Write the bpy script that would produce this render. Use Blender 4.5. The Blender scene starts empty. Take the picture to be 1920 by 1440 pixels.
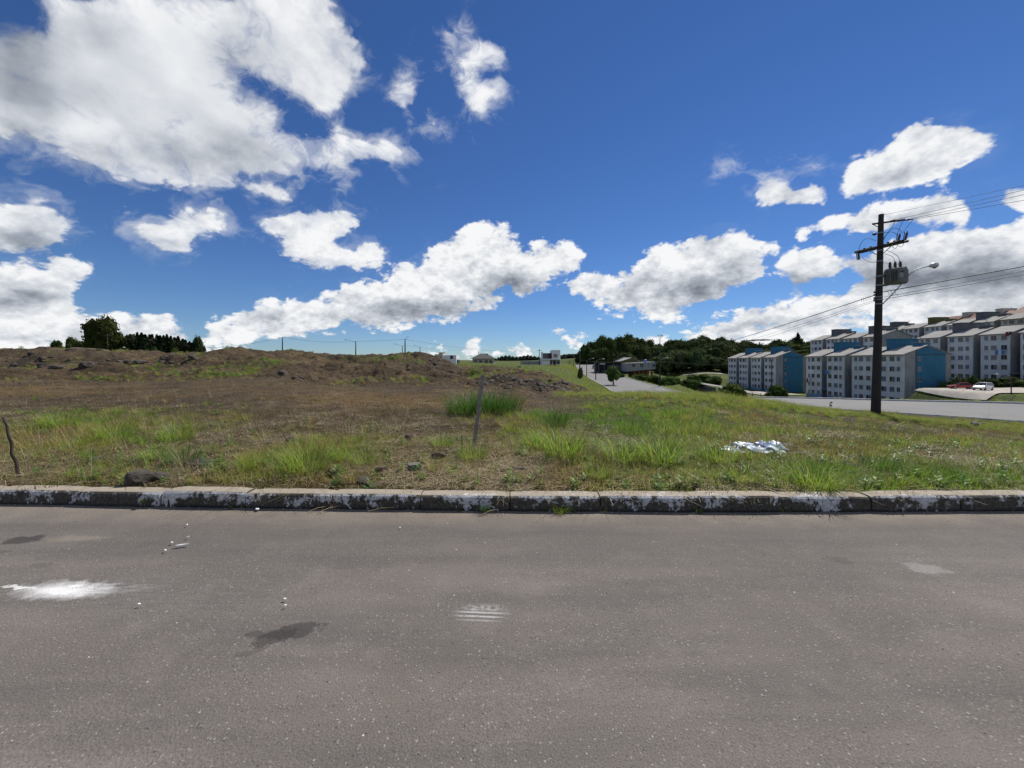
import bpy, bmesh, math, random
import numpy as np
from mathutils import Vector, Matrix, Euler, noise as mnoise
R = math.radians
C = bpy.context.scene.collection
scene = bpy.context.scene

# ------------------------------------------------------------------ camera
CAMZ = 1.55
FPX = 721.0            # focal length in pixels of the 1920 wide photograph
HOR = 680.0            # row of the horizon
cd = bpy.data.cameras.new('camera'); cam = bpy.data.objects.new('camera', cd); C.objects.link(cam)
cam.location = (0, 0, CAMZ); cam.rotation_euler = (R(90), 0, 0)
cd.sensor_width = 36.0; cd.lens = 36.0*FPX/1920.0
cd.shift_y = -(720-HOR)/1920.0
cd.clip_start = 0.05; cd.clip_end = 20000
scene.camera = cam

SUN_AZ = R(40)      # to the right of straight ahead
SUN_EL = R(52)
def sdir(az, el): return Vector((math.sin(az)*math.cos(el), math.cos(az)*math.cos(el), math.sin(el)))
SUN = sdir(SUN_AZ, SUN_EL)
ld = bpy.data.lights.new('sun', 'SUN'); lo = bpy.data.objects.new('sun', ld); C.objects.link(lo)
ld.energy = 5.0; ld.angle = R(0.5); ld.color = (1.0, 0.955, 0.88)
lo.rotation_euler = SUN.to_track_quat('Z', 'Y').to_euler(); lo.location = (0, 0, 60)
vs = scene.view_settings
vs.view_transform = 'Standard'; vs.look = 'None'; vs.exposure = 0.0; vs.gamma = 1.0; vs.use_curve_mapping = False

def pdir(px, py):
    return Vector(((px-960)/FPX, 1.0, (HOR-py)/FPX)).normalized()
def pxyz(px, py, Y):
    return ((px-960)/FPX*Y, Y, CAMZ+(HOR-py)/FPX*Y)

# ------------------------------------------------------------------ node helpers
class NT:
    def __init__(s, tree): s.t = tree; s.n = tree.nodes; s.l = tree.links
    def new(s, typ, **kw):
        n = s.n.new(typ)
        for k, v in kw.items(): setattr(n, k, v)
        return n
    def put(s, sock, v):
        if v is None: return
        if isinstance(v, bpy.types.NodeSocket): s.l.new(v, sock)
        else: sock.default_value = v
    def m(s, op, a, b=None, c=None, clamp=False):
        n = s.new('ShaderNodeMath', operation=op, use_clamp=clamp)
        s.put(n.inputs[0], a); s.put(n.inputs[1], b); s.put(n.inputs[2], c)
        return n.outputs[0]
    def v(s, op, a, b=None, out=0):
        n = s.new('ShaderNodeVectorMath', operation=op)
        s.put(n.inputs[0], a)
        if b is not None: s.put(n.inputs[3 if op == 'SCALE' else 1], b)
        return n.outputs[out]
    def noise(s, vec, scale, detail=4, rough=.5, typ='FBM', dist=0, out='Fac', lac=2.0):
        n = s.new('ShaderNodeTexNoise'); n.noise_type = typ
        if typ == 'FBM': n.normalize = True
        s.put(n.inputs['Vector'], vec); s.put(n.inputs['Scale'], scale); s.put(n.inputs['Detail'], detail)
        s.put(n.inputs['Roughness'], rough); s.put(n.inputs['Distortion'], dist); s.put(n.inputs['Lacunarity'], lac)
        return n.outputs[out]
    def voro(s, vec, scale, feature='F1', out='Distance', rand=1.0):
        n = s.new('ShaderNodeTexVoronoi', feature=feature)
        s.put(n.inputs['Vector'], vec); s.put(n.inputs['Scale'], scale); s.put(n.inputs['Randomness'], rand)
        return n.outputs[out]
    def rng(s, x, a, b, c=0., d=1., typ='LINEAR', clamp=True):
        n = s.new('ShaderNodeMapRange', interpolation_type=typ, clamp=clamp)
        s.put(n.inputs[0], x); s.put(n.inputs[1], a); s.put(n.inputs[2], b); s.put(n.inputs[3], c); s.put(n.inputs[4], d)
        return n.outputs[0]
    def mix(s, f, a, b, blend='MIX'):
        n = s.new('ShaderNodeMix', data_type='RGBA', blend_type=blend)
        s.put(n.inputs[0], f)
        for sock, v in ((n.inputs[6], a), (n.inputs[7], b)):
            if isinstance(v, (tuple, list)) and len(v) == 3: v = (*v, 1)
            s.put(sock, v)
        return n.outputs[2]

# ------------------------------------------------------------------ world: Nishita sky with clouds
world = bpy.data.worlds.new('World'); scene.world = world; world.use_nodes = True
world.cycles.sampling_method = 'MANUAL'; world.cycles.sample_map_resolution = 512
wt = NT(world.node_tree); wt.n.clear()
sky = wt.new('ShaderNodeTexSky', sky_type='NISHITA'); sky.sun_disc = False
sky.sun_elevation = SUN_EL; sky.sun_rotation = SUN_AZ
sky.altitude = 700; sky.air_density = 1.0; sky.dust_density = 0.0; sky.ozone_density = 1.6
geo = wt.new('ShaderNodeTexCoord'); D = geo.outputs['Generated']
sep = wt.new('ShaderNodeSeparateXYZ'); wt.l.new(D, sep.inputs[0]); dz = sep.outputs[2]
zc = wt.m('MAXIMUM', dz, 0.0)
pers = wt.m('DIVIDE', 1.0, wt.m('ADD', zc, 0.70))
NV = wt.v('SCALE', D, pers)                      # finer cloud detail towards the horizon
# outlines of the clouds as seen from the camera's place, in degrees-like sky coordinates made from photograph pixels
CLOUDS = [
 [(115,0),(612,-30),(640,30),(665,70),(685,100),(690,130),(680,165),(655,185),(640,205),(615,222),(570,205),(540,180),(520,165),(500,160),(480,157),(455,150),(430,138),(418,124),(440,160),(470,172),(505,190),(522,208),(527,235),(515,250),(560,260),(590,290),(570,315),(545,330),(500,330),(450,340),(400,355),(375,350),(330,340),(290,345),(230,335),(180,310),(130,290),(90,270),(60,275),(20,285),(-60,290),(-60,70),(40,60),(95,52),(88,20),(60,-40)],
 [(560,255),(590,265),(630,242),(680,262),(710,285),(700,295),(670,300),(650,330),(655,352),(640,330),(610,320),(570,310)],
 [(705,275),(725,253),(745,265),(765,295),(758,314),(735,310),(712,300)],
 [(450,345),(500,340),(540,350),(555,370),(530,382),(490,378),(470,365)],
 [(215,410),(240,400),(290,405),(350,385),(380,378),(410,385),(445,415),(430,428),(400,432),(370,445),(360,470),(325,470),(290,455),(250,440),(225,425)],
 [(487,412),(520,395),(560,392),(600,400),(620,390),(650,395),(675,420),(655,440),(640,455),(665,460),(690,448),(720,465),(730,490),(710,510),(660,512),(600,505),(545,505),(560,490),(530,478),(515,450)],
 [(-60,368),(40,368),(75,380),(110,400),(145,415),(150,428),(120,445),(90,470),(60,478),(-60,475)],
 [(-60,480),(50,478),(65,490),(120,490),(160,497),(177,515),(150,530),(145,555),(155,585),(190,600),(230,592),(300,590),(345,610),(360,635),(360,670),(-60,670)],
 [(355,670),(370,620),(395,610),(440,595),(470,565),(510,555),(545,565),(580,555),(630,540),(690,525),(720,520),(760,495),(785,490),(800,465),(845,445),(860,425),(905,416),(950,420),(970,440),(990,460),(1020,448),(1060,450),(1095,465),(1100,490),(1075,515),(1040,525),(1000,545),(965,555),(940,545),(935,575),(900,590),(860,600),(800,605),(740,620),(690,622),(650,615),(600,620),(580,635),(500,640),(430,650)],
 [(1035,545),(1060,520),(1100,515),(1150,515),(1200,490),(1230,465),(1260,455),(1300,440),(1350,432),(1385,422),(1405,430),(1430,450),(1465,460),(1460,480),(1435,490),(1440,520),(1420,535),(1380,545),(1340,560),(1290,575),(1310,590),(1290,610),(1250,610),(1200,600),(1160,590),(1120,578),(1080,560)],
 [(1440,505),(1460,480),(1500,462),(1545,458),(1590,480),(1600,520),(1560,528),(1520,540),(1450,552),(1485,532),(1460,518)],
 [(1590,470),(1640,470),(1680,440),(1740,435),(1800,425),(1870,420),(1980,415),(1980,600),(1750,600),(1640,590),(1560,560),(1600,530)],
 [(1575,325),(1590,300),(1640,285),(1665,270),(1680,235),(1740,225),(1790,222),(1830,230),(1850,250),(1890,245),(1905,262),(1880,280),(1840,300),(1800,320),(1760,345),(1690,355),(1640,365),(1590,378),(1575,360)],
 [(1405,365),(1420,335),(1470,328),(1490,345),(1530,345),(1560,350),(1560,370),(1520,380),(1480,385),(1420,390)],
 [(1520,425),(1540,405),(1590,392),(1640,385),(1660,375),(1720,370),(1780,352),(1810,360),(1815,385),(1840,395),(1820,420),(1780,412),(1740,425),(1680,430),(1640,445),(1590,445),(1570,435),(1540,440)],
 [(1490,438),(1505,428),(1515,436),(1500,442)],
 [(1865,375),(1890,345),(1980,335),(1980,410),(1895,402)],
 [(815,65),(835,50),(860,60),(870,75),(905,75),(945,95),(948,112),(930,135),(905,128),(895,138),(915,160),(940,150),(950,165),(930,185),(905,205),(880,195),(868,170),(853,145),(848,112),(845,90)],
 [(720,165),(745,158),(760,140),(778,150),(775,175),(755,195),(735,185)], [(786,232),(805,228),(830,246),(805,254)],
 [(1350,310),(1375,305),(1382,315),(1360,320)], [(1505,310),(1530,303),(1537,318),(1515,324)],
 [(1130,650),(1180,632),(1230,625),(1300,618),(1330,600),(1400,575),(1450,560),(1500,565),(1560,545),(1640,545),(1750,540),(1980,540),(1980,690),(1130,690)],
 [(1028,627),(1050,617),(1080,620),(1100,640),(1097,656),(1080,652),(1058,638)],
 [(862,656),(880,637),(900,640),(905,652),(925,657),(990,648),(1012,660),(940,674),(870,672)], [(782,648),(815,640),(832,660),(790,670)],
]
# grey undersides and hollows: px, py, rx, ry, depth
GREYS = [(800,582,120,26,1),(690,600,90,18,.7),(960,532,75,24,1),(880,500,40,30,.4),(1300,545,120,30,1.1),(1380,515,60,26,.8),(1190,560,60,18,.5),(1720,520,160,34,1.3),(1860,520,130,40,1.3),(1800,480,60,20,.5),
 (1505,540,60,12,1.2),(1560,515,40,14,.7),(1690,335,70,18,.8),(1770,300,60,20,.3),(1690,420,90,14,.6),(1480,372,40,10,.4),(30,560,70,30,.7),(40,455,90,22,.8),(90,525,50,16,.4),(260,628,90,16,.3),(600,495,90,12,.4),(330,455,60,12,.5),(560,420,40,20,.25),
 (330,290,190,45,.75),(260,200,120,60,.45),(50,150,80,60,1.0),(30,60,90,50,1.0),(180,70,90,50,.8),(60,240,60,40,.6),(430,110,60,40,.5),(540,110,50,40,.4),(480,295,80,30,.5),(500,600,60,16,.4),(1500,610,300,10,.5),(1800,585,150,12,.6),(1400,590,70,8,.4)]
# how torn the edge is (1) or how crisp (0)
TORN = [(300,150,420,220,1),(620,290,120,70,1),(740,285,60,50,.8),(500,355,80,40,1),(760,165,80,60,1),(880,130,110,100,1.0),(330,425,130,50,.75),(810,240,60,30,1),(1440,310,150,30,1),(1850,265,60,40,.5),(50,420,130,60,.5),(600,450,110,60,.3)]
AZM = R(56); ELM = R(46)
def cloud_fields():
    NA, NE = 330, 150
    az = np.linspace(-AZM, AZM, NA)[:, None]; el = np.linspace(R(-1), ELM, NE)[None, :]
    x = np.sin(az)*np.cos(el); y = np.cos(az)*np.cos(el); z = np.sin(el)+0*az
    px = 960+FPX*x/y; py = HOR-FPX*z/y
    S = np.full(px.shape, -1e9)
    def pix_deg(px, py): # local shrink of the wide-angle picture away from its middle
        return 1.0/np.sqrt(1+((px-960)/FPX)**2+((py-HOR)/FPX)**2)
    for pi_, poly in enumerate(CLOUDS):
        p = np.array(poly, float); q = np.roll(p, -1, 0)
        d = np.full(px.shape, 1e9); inside = np.zeros(px.shape, bool)
        for (x0, y0), (x1, y1) in zip(p, q):
            ex, ey = x1-x0, y1-y0; L = ex*ex+ey*ey+1e-9
            t = np.clip(((px-x0)*ex+(py-y0)*ey)/L, 0, 1)
            d = np.minimum(d, np.hypot(px-x0-t*ex, py-y0-t*ey))
            cr = ((y0 > py) != (y1 > py)) & (px < (x1-x0)*(py-y0)/((y1-y0) if abs(y1-y0) > 1e-9 else 1e-9)+x0)
            inside ^= cr
        d = np.where(inside, d*.6 if pi_ == 22 else d, -d)
        if pi_ == 22: d = np.minimum(d, 17.0)
        S = np.maximum(S, d)
    S = np.tanh(S/38.0)                       # soft signed distance
    def soft(lst):
        f = np.zeros(px.shape)
        for cx, cy, rx, ry, k in lst: f = np.maximum(f, k*np.exp(-(((px-cx)/rx)**2+((py-cy)/ry)**2)))
        return f
    return S, soft(GREYS), soft(TORN)
def lowrank(F, rank):
    U, s, V = np.linalg.svd(F, full_matrices=False)
    f = U[:, :rank]*np.sqrt(s[:rank]); g = V[:rank].T*np.sqrt(s[:rank])
    return f, g
# direction -> azimuth, elevation in -1..1
azn = wt.m('DIVIDE', wt.m('ARCTAN2', sep.outputs[0], sep.outputs[1]), AZM)
eln = wt.m('SUBTRACT', wt.m('MULTIPLY', wt.m('ADD', wt.m('ARCSINE', dz), R(1)), 2.0/(ELM+R(1))), 1.0)
# warp, so that edges wander
w1 = wt.v('SUBTRACT', wt.noise(NV, 9.0, 3, .55, out='Color'), (.5, .5, .5))
w1s = wt.new('ShaderNodeSeparateXYZ'); wt.l.new(w1, w1s.inputs[0])
azw = wt.m('ADD', azn, wt.m('MULTIPLY', w1s.outputs[0], wt.m('DIVIDE', .035, pers)))
elw = wt.m('ADD', eln, wt.m('MULTIPLY', w1s.outputs[1], wt.m('DIVIDE', .075, pers)))
def trip(a):
    c = wt.new('ShaderNodeCombineXYZ')
    for i in range(3): wt.l.new(a, c.inputs[i])
    return c.outputs[0]
def curves(src, cols):                        # three one-dimensional functions in one node
    n = wt.new('ShaderNodeVectorCurve'); wt.l.new(src, n.inputs['Vector']); mp = n.mapping; mp.use_clip = False
    mp.extend = 'HORIZONTAL'
    scale = []
    for i in range(3):
        v = cols[i]; k = np.abs(v).max()+1e-9; scale.append(k); v = v/k
        xs = np.linspace(-1, 1, len(v)); cv = mp.curves[i]
        idx = list(range(0, len(v), 3)); idx = idx if idx[-1] == len(v)-1 else idx+[len(v)-1]
        cv.points[0].location = (-1, v[0]); cv.points[-1].location = (1, v[-1])
        for j in idx[1:-1]: cv.points.new(xs[j], v[j])
    mp.update()
    return n.outputs[0], scale
def field(F, rank, a, b):
    f, g = lowrank(F, rank); tot = None
    for k in range(0, rank, 3):
        v1, s1 = curves(a, [f[:, k+i] for i in range(3)])
        v2, s2 = curves(b, [g[:, k+i] for i in range(3)])
        d = wt.v('DOT_PRODUCT', wt.v('MULTIPLY', v1, tuple(s1[i]*s2[i] for i in range(3))), v2, out='Value')
        tot = d if tot is None else wt.m('ADD', tot, d)
    return tot
S_, G_, T_ = cloud_fields()
aw, ew = trip(azw), trip(elw)
fS = field(S_, 21, aw, ew); fG = field(G_, 9, aw, ew); fT = field(T_, 3, aw, ew)
inwin = wt.m('MULTIPLY', wt.m('MULTIPLY', wt.rng(azn, 1.04, .97), wt.rng(azn, -1.04, -.97)), wt.rng(eln, 1.0, .9))
# scattered cloud all round, where the photograph does not look
gen = wt.m('MULTIPLY', wt.m('SUBTRACT', wt.noise(NV, 1.7, 3, .5), .53), 7.0, clamp=False)
def lerp(f, a, b): return wt.rng(f, 0., 1., a, b)
fS = lerp(inwin, gen, fS); fT = lerp(inwin, .6, fT); fG = lerp(inwin, wt.m('MULTIPLY', gen, .5), fG)
nb = wt.noise(NV, 12.0, 8, .60)                                    # puffs
nb2 = wt.noise(wt.v('ADD', NV, tuple(SUN*0.012+Vector((0, 0, .012)))), 12.0, 6, .60)
pfn = wt.new('ShaderNodeTexVoronoi', feature='F1'); pfn.normalize = True
wt.l.new(wt.v('ADD', NV, wt.v('SCALE', w1, .10)), pfn.inputs['Vector']); pfn.inputs['Scale'].default_value = 20.0
pfn.inputs['Detail'].default_value = 2.0; pfn.inputs['Roughness'].default_value = .55; pfn.inputs['Lacunarity'].default_value = 2.3; pf = wt.m('MULTIPLY', pfn.outputs['Distance'], 1.6)      # cauliflower heads
nw = wt.noise(wt.v('ADD', NV, wt.v('SCALE', w1, .25)), 9.0, 9, .66, dist=.2)      # torn shreds
dC = wt.m('ADD', wt.m('MULTIPLY', fS, 1.6), wt.m('ADD', wt.m('MULTIPLY', wt.m('SUBTRACT', nb, .47), 3.0), wt.m('MULTIPLY', wt.m('SUBTRACT', .42, pf), 1.5)))
dW = wt.m('ADD', wt.m('MULTIPLY', fS, 1.35), wt.m('MULTIPLY', wt.m('SUBTRACT', nw, .485), 6.0))
aC = wt.rng(dC, -0.04, 0.46, typ='SMOOTHSTEP')
aW = wt.rng(dW, -0.55, 1.25, typ='SMOOTHSTEP')
alpha = lerp(fT, aC, aW)
relief = wt.m('MULTIPLY', wt.m('SUBTRACT', nb, nb2), 1.7)
relief = wt.m('ADD', relief, wt.m('MULTIPLY', wt.m('SUBTRACT', .40, pf), .42))
nl = wt.noise(NV, 3.0, 6, .55)
litC = wt.m('SUBTRACT', wt.m('ADD', .97, relief), wt.m('MULTIPLY', fG, .68), clamp=True)
litW = wt.m('SUBTRACT', wt.m('ADD', .90, wt.m('MULTIPLY', wt.m('SUBTRACT', nl, .5), 1.7)), wt.m('MULTIPLY', fG, .55), clamp=True)
lit = lerp(fT, litC, litW)
rampC = wt.new('ShaderNodeValToRGB'); wt.l.new(lit, rampC.inputs[0])
e = rampC.color_ramp.elements; e[0].position = 0.0; e[0].color = (.20, .225, .27, 1); e[1].position = 1.0; e[1].color = (.93, .94, .95, 1)
k = rampC.color_ramp.elements.new(.40); k.color = (.40, .435, .49, 1)
k = rampC.color_ramp.elements.new(.72); k.color = (.66, .69, .74, 1)
SKYS = 0.075
skyc = wt.new('ShaderNodeHueSaturation'); skyc.inputs['Saturation'].default_value = 1.12; skyc.inputs['Value'].default_value = SKYS*1.0
wt.l.new(sky.outputs[0], skyc.inputs['Color'])
skyt = wt.mix(1.0, skyc.outputs[0], (.62, .82, 1.16), 'MULTIPLY')
c2 = wt.mix(alpha, skyt, rampC.outputs[0])
bg = wt.new('ShaderNodeBackground'); wt.l.new(c2, bg.inputs[0]); bg.inputs[1].default_value = 1.0
wo = wt.new('ShaderNodeOutputWorld'); wt.l.new(bg.outputs[0], wo.inputs[0])

# ------------------------------------------------------------------ numpy noise for relief
_rs = np.random.RandomState(7)
_perm = _rs.rand(256, 256)
def vnoise(x, y, seed=0):
    x = x+seed*17.31; y = y+seed*9.77
    xi = np.floor(x).astype(int); yi = np.floor(y).astype(int); fx = x-xi; fy = y-yi
    fx = fx*fx*(3-2*fx); fy = fy*fy*(3-2*fy)
    g = lambda i, j: _perm[i & 255, j & 255]
    return (g(xi, yi)*(1-fx)+g(xi+1, yi)*fx)*(1-fy)+(g(xi, yi+1)*(1-fx)+g(xi+1, yi+1)*fx)*fy
def fbm(x, y, octv=4, seed=0, gain=.5):
    a = 0; amp = 1; tot = 0
    for o in range(octv):
        a = a+amp*vnoise(x*2**o, y*2**o, seed+o*3); tot += amp; amp *= gain
    return a/tot-.5
def sstep(x, a, b):
    t = np.clip((x-a)/(b-a), 0, 1); return t*t*(3-2*t)

# ------------------------------------------------------------------ the avenue beyond the field
AVE = np.array([(60,-30,-1,8),(48,-6,-1.1,8),(39,11,-1.3,8),(32,24,-1.5,8),(28,34,-2.05,7.3),(25.2,42,-2.5,6.9),(23.8,52,-3.1,6.6),(25.2,70,-4.0,6.3),(27.4,88,-3.94,6.1),
                (30,118,-3.36,6),(35,165,-2.1,5.6),(39,200,-.75,5.2),(43,230,.30,5),(43,258,-1.0,5),(34,305,-4,5)], float)
def catmull(P, n):
    out = []
    Q = np.vstack([2*P[0]-P[1], P, 2*P[-1]-P[-2]])
    for i in range(len(P)-1):
        p0, p1, p2, p3 = Q[i:i+4]
        for k in range(n):
            t = k/n
            out.append(.5*((2*p1)+(-p0+p2)*t+(2*p0-5*p1+4*p2-p3)*t*t+(-p0+3*p1-3*p2+p3)*t**3))
    out.append(P[-1]); return np.array(out)
AV = catmull(AVE, 10)
def ave_near(X, Y):
    """distance beyond the road edge, road level"""
    best = np.full(X.shape, 1e9); zr = np.zeros(X.shape)
    for a, b in zip(AV[:-1], AV[1:]):
        e = b-a; L = e[0]**2+e[1]**2
        t = np.clip(((X-a[0])*e[0]+(Y-a[1])*e[1])/L, 0, 1)
        d = np.hypot(X-a[0]-t*e[0], Y-a[1]-t*e[1])-(a[3]+t*e[3])
        m = d < best; best = np.where(m, d, best); zr = np.where(m, a[2]+t*e[2], zr)
    return best, zr
def kerbY(x):
    return np.interp(x, [-60,-5.7,-3,0,2,5.3,9,60], [8.0,4.22,4.11,4.02,3.985,4.03,4.16,12.0])

# ------------------------------------------------------------------ land: control points  px, Y, then py (row) or z
def P(px, *pairs):
    return [((px-960)/FPX*Y, Y, z) for Y, z in pairs]
def zr(Y, py): return CAMZ+(HOR-py)/FPX*Y
CP = []
for px in (-500, -120, 200, 420, 640, 860, 1080, 1300, 1500, 1700, 1920, 2200):
    CP += P(px, (4.4,.12 if px < 1600 else .10), (7,.20 if px < 1300 else .12 if px < 1600 else 0.0))
for px in (-500, -120): CP += P(px, (16,.5),(30,.8),(36,1.3),(42,3.0),(48,3.6),(70,3.6),(140,4.5),(400,8))
CP += P(0, (12,.33),(20,.5),(31,zr(31,700)),(37,zr(37,688)),(42,zr(42,664)),(46,zr(46,651)),(60,2.9),(120,3.5))
CP += P(100,(12,.33),(20,.5),(31,zr(31,702)),(36,zr(36,690)),(42,zr(42,664)),(46,zr(46,653)),(60,2.9),(120,3.5))
CP += P(180,(31,zr(31,700)),(37,zr(37,684)),(42,zr(42,666)),(46,zr(46,656)),(58,2.6))
CP += P(230,(12,.33),(20,.5),(31,zr(31,700)),(36,zr(36,686)),(42,zr(42,664)),(48,zr(48,662)),(80,2.4),(160,3.4))
CP += P(330,(12,.33),(20,.5),(31,zr(31,699)),(35,zr(35,688)),(39,zr(39,668)),(46,zr(46,663)),(80,2.6),(160,3.4))
CP += P(420,(12,.3),(20,.5),(30,zr(30,694)),(38,zr(38,678)),(43,zr(43,659)),(50,zr(50,656)),(80,2.8))
CP += P(540,(12,.3),(18,.42),(28,zr(28,697)),(38,zr(38,674)),(50,zr(50,651)),(58,3.4),(90,2.6),(160,3.4))
CP += P(600,(20,.3),(26,zr(26,708)),(32,zr(32,692)),(42,zr(42,672)),(54,zr(54,661)),(70,2.8))
CP += P(660,(12,.25),(20,.3),(26,zr(26,714)),(29,zr(29,700)),(33,zr(33,689)),(45,zr(45,672)),(60,zr(60,666)),(90,2.2),(160,3))
CP += P(730,(20,.3),(27,zr(27,712)),(30,zr(30,700)),(34,zr(34,680)),(46,zr(46,670)),(60,2.0))
CP += P(790,(12,.2),(20,.3),(29,zr(29,709)),(33,zr(33,696)),(37,zr(37,676)),(46,zr(46,664)),(55,1.6),(90,1.2))
CP += P(840,(20,.25),(31,zr(31,706)),(36,zr(36,694)),(42,zr(42,680)),(48,zr(48,676)),(58,.9),(120,1.2))
CP += P(900,(12,.15),(20,.1),(27,zr(27,718)),(34,zr(34,700)),(50,zr(50,690)),(90,1.0),(150,1.55),(300,2))
CP += P(950,(12,.1),(18,.0),(22.5,zr(22.5,733)),(25,zr(25,714)),(27,zr(27,701)),(30,.65),(40,.5),(60,.7),(160,.9),(300,1.5))
CP += P(1010,(12,.1),(18,-.05),(23,zr(23,737)),(25.2,zr(25.2,715)),(27.5,zr(27.5,702)),(30.5,.6),(42,.3),(70,.35),(160,.7))
CP += P(1070,(12,.08),(18,-.05),(24,zr(24,737)),(28,zr(28,719)),(31,zr(31,716)),(36,-.5),(60,-1.5),(90,-2.1),(150,-.7),(230,.3))
CP += P(1110,(12,.08),(19,zr(19,740)),(25,zr(25,737)),(34,-1.0),(60,-2.8),(80,-3.5))
CP += P(1180,(12,.05),(19,zr(19,742)),(25,-.6),(34,-1.6))
CP += P(1260, (9,.08),(13,.1),(18,zr(18,742)),(24,-.9),(34,-2.0))
CP += P(1350, (9,.06),(13,.05),(17,zr(17,746)),(22,-.9))
CP += P(1450, (9,0),(13,-.1),(18,zr(18,758)),(24,-1.4))
CP += P(1550, (9,-.05),(14,-.42),(18,zr(18,772)),(23,-1.45))
CP += P(1640,(9,-.1),(14,-.6),(19,zr(19,781)),(22,-1.3))
CP += P(1750,(9,-.2),(14,-.85),(18,zr(18,790)))
CP += P(1900,(9,-.4),(14,-1.1),(17.5,zr(17.5,800)))
CP += P(2200,(9,-.7),(15,-1.2))
# right of the avenue: valley, terraces, hill (world metres)
CP += [(45,40,-4.5),(50,60,-8),(45,85,-6.5),(60,100,-9.5),(75,70,-9.5),(75,130,-9.5),(60,140,-8),(85,160,-9.5),(85,200,-8.5),(60,185,-7),(50,160,-4.5),(52,120,-5.2),
       (44,205,-2.2),(52,235,-2.5),(70,235,-4.5),(100,240,-5),(140,240,-4),(90,290,8),(60,290,6),(130,300,9),(160,300,10),(55,262,1),(90,258,0),(130,262,1),(50,40,-3.2),(48,20,-2),(60,20,-3),(70,40,-4.2),(62,0,-1.5),(80,0,-2),
       (113,100,-4.3),(95,60,-4.3),(110,70,-4.3),(135,80,-4.2),(150,150,-2),(150,100,0.5),(165,120,3),(190,120,9),(220,130,16),(260,160,22),(260,60,15),(170,60,1),(150,190,-1),(190,200,4),(240,230,14),(320,250,24),(180,250,3),
       (400,150,30),(500,400,40),(200,400,10),(100,450,8),(0,450,3),(20,300,.5),(-200,450,9),(-600,300,12),(-60,120,3.4),(-150,140,4.5),(-100,60,3.3),(-200,60,4.5),(100,-60,-1),(200,-30,0)]
for a in range(100, 261, 20):
    for r in (5, 30, 150, 600): CP.append((r*math.sin(R(a)), r*math.cos(R(a)), -.12))
CP += [(-8,0,-.12),(-30,0,-.12),(8,0,-.12),(25,0,-.3),(0,-3,-.12),(-3,2,-.12),(3,2,-.12),(0,3,-.12)]
CP = np.array(CP, float)
def rbf_space(X, Y):
    r = np.hypot(X, Y); a = np.arctan2(X, Y); lr = np.log(np.maximum(r, .8))*1.6
    return np.stack([np.sin(a)*lr, np.cos(a)*lr], -1)
KP = rbf_space(CP[:, 0], CP[:, 1])
_A = np.linalg.norm(KP[:, None]-KP[None], axis=2)
_n = len(KP); _M = np.zeros((_n+1, _n+1)); _M[:_n, :_n] = _A-np.eye(_n)*.004; _M[:_n, _n] = 1; _M[_n, :_n] = 1
_W = np.linalg.lstsq(_M, np.append(CP[:, 2], 0), rcond=None)[0]
PADS = [ # x0,x1,y0,y1,z, margin : levelled ground for the blocks and car parks
 (66,112,92,190,-9.5,5),(117,150,60,124,-3.85,3.0),(117,152,128,190,-1.95,3.5),(93,130,60,87,-4.4,4),(158,190,110,192,3.0,5),(196,235,135,210,9.0,6)]
def land_base(X, Y):
    X = np.asarray(X, float); Y = np.asarray(Y, float); sh = X.shape; X = X.ravel(); Y = Y.ravel()
    K = rbf_space(X, Y); z = np.full(len(X), _W[_n])
    for i in range(_n): z += _W[i]*np.hypot(K[:, 0]-KP[i, 0], K[:, 1]-KP[i, 1])
    for x0, x1, y0, y1, pz, mg in PADS:
        d = np.maximum(np.maximum(x0-X, X-x1), np.maximum(y0-Y, Y-y1))
        z = z+(pz-z)*(1-sstep(d, 0, mg))
    return z.reshape(sh)
def land(X, Y, detail=True):
    X = np.asarray(X, float); Y = np.asarray(Y, float)
    z = land_base(X, Y); r = np.hypot(X, Y)
    d, rz = ave_near(X, Y)
    rough = 0
    if detail:
        left = sstep(-X, -12, 2)                 # the torn-up part of the field
        far = sstep(Y, 20, 28)*(1-sstep(Y, 70, 110))
        rough = (fbm(X*.17, Y*.25, 3, 2)*1.5-.28)*far*left+fbm(X*.45, Y*.45, 3, 1)*(.10+.75*far*left)+fbm(X*1.3, Y*1.3, 4, 5, .6)*(.07+.55*far*left)+np.abs(fbm(X*3.1, Y*3.1, 4, 9, .65))*(.05+.55*far*left)
        mound = np.exp(-(((X-1.4)/4.4)**2+((Y-26)/3.0)**2))
        rough = rough+mound*(np.abs(fbm(X*2.2, Y*2.2, 4, 12, .6))*.8-.08)
        rough = rough*sstep(Y, 4.25, 6)*sstep(np.abs(np.arctan2(X, Y)), 1.35, 1.2)
        rough = rough*sstep(d, .3, 3)*(1-.8*sstep(X, 50, 62))
    z = z+rough
    k = 1-sstep(d, .35, 3.2 if True else 0)
    z = z+(rz+.06-z)*k                                   # verges of the avenue
    z = np.where(d < .2, rz-.12, z)
    y = kerbY(X)
    z = np.where(Y < y+.02, -.12, z)
    near = (Y >= y+.02) & (Y < y+.5)
    t = sstep(Y-y, .1, .5)
    z = np.where(near, .115*(1-t)+z*t, z)
    return z
def land1(x, y): return float(land(np.array([x]), np.array([y]))[0])

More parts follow.
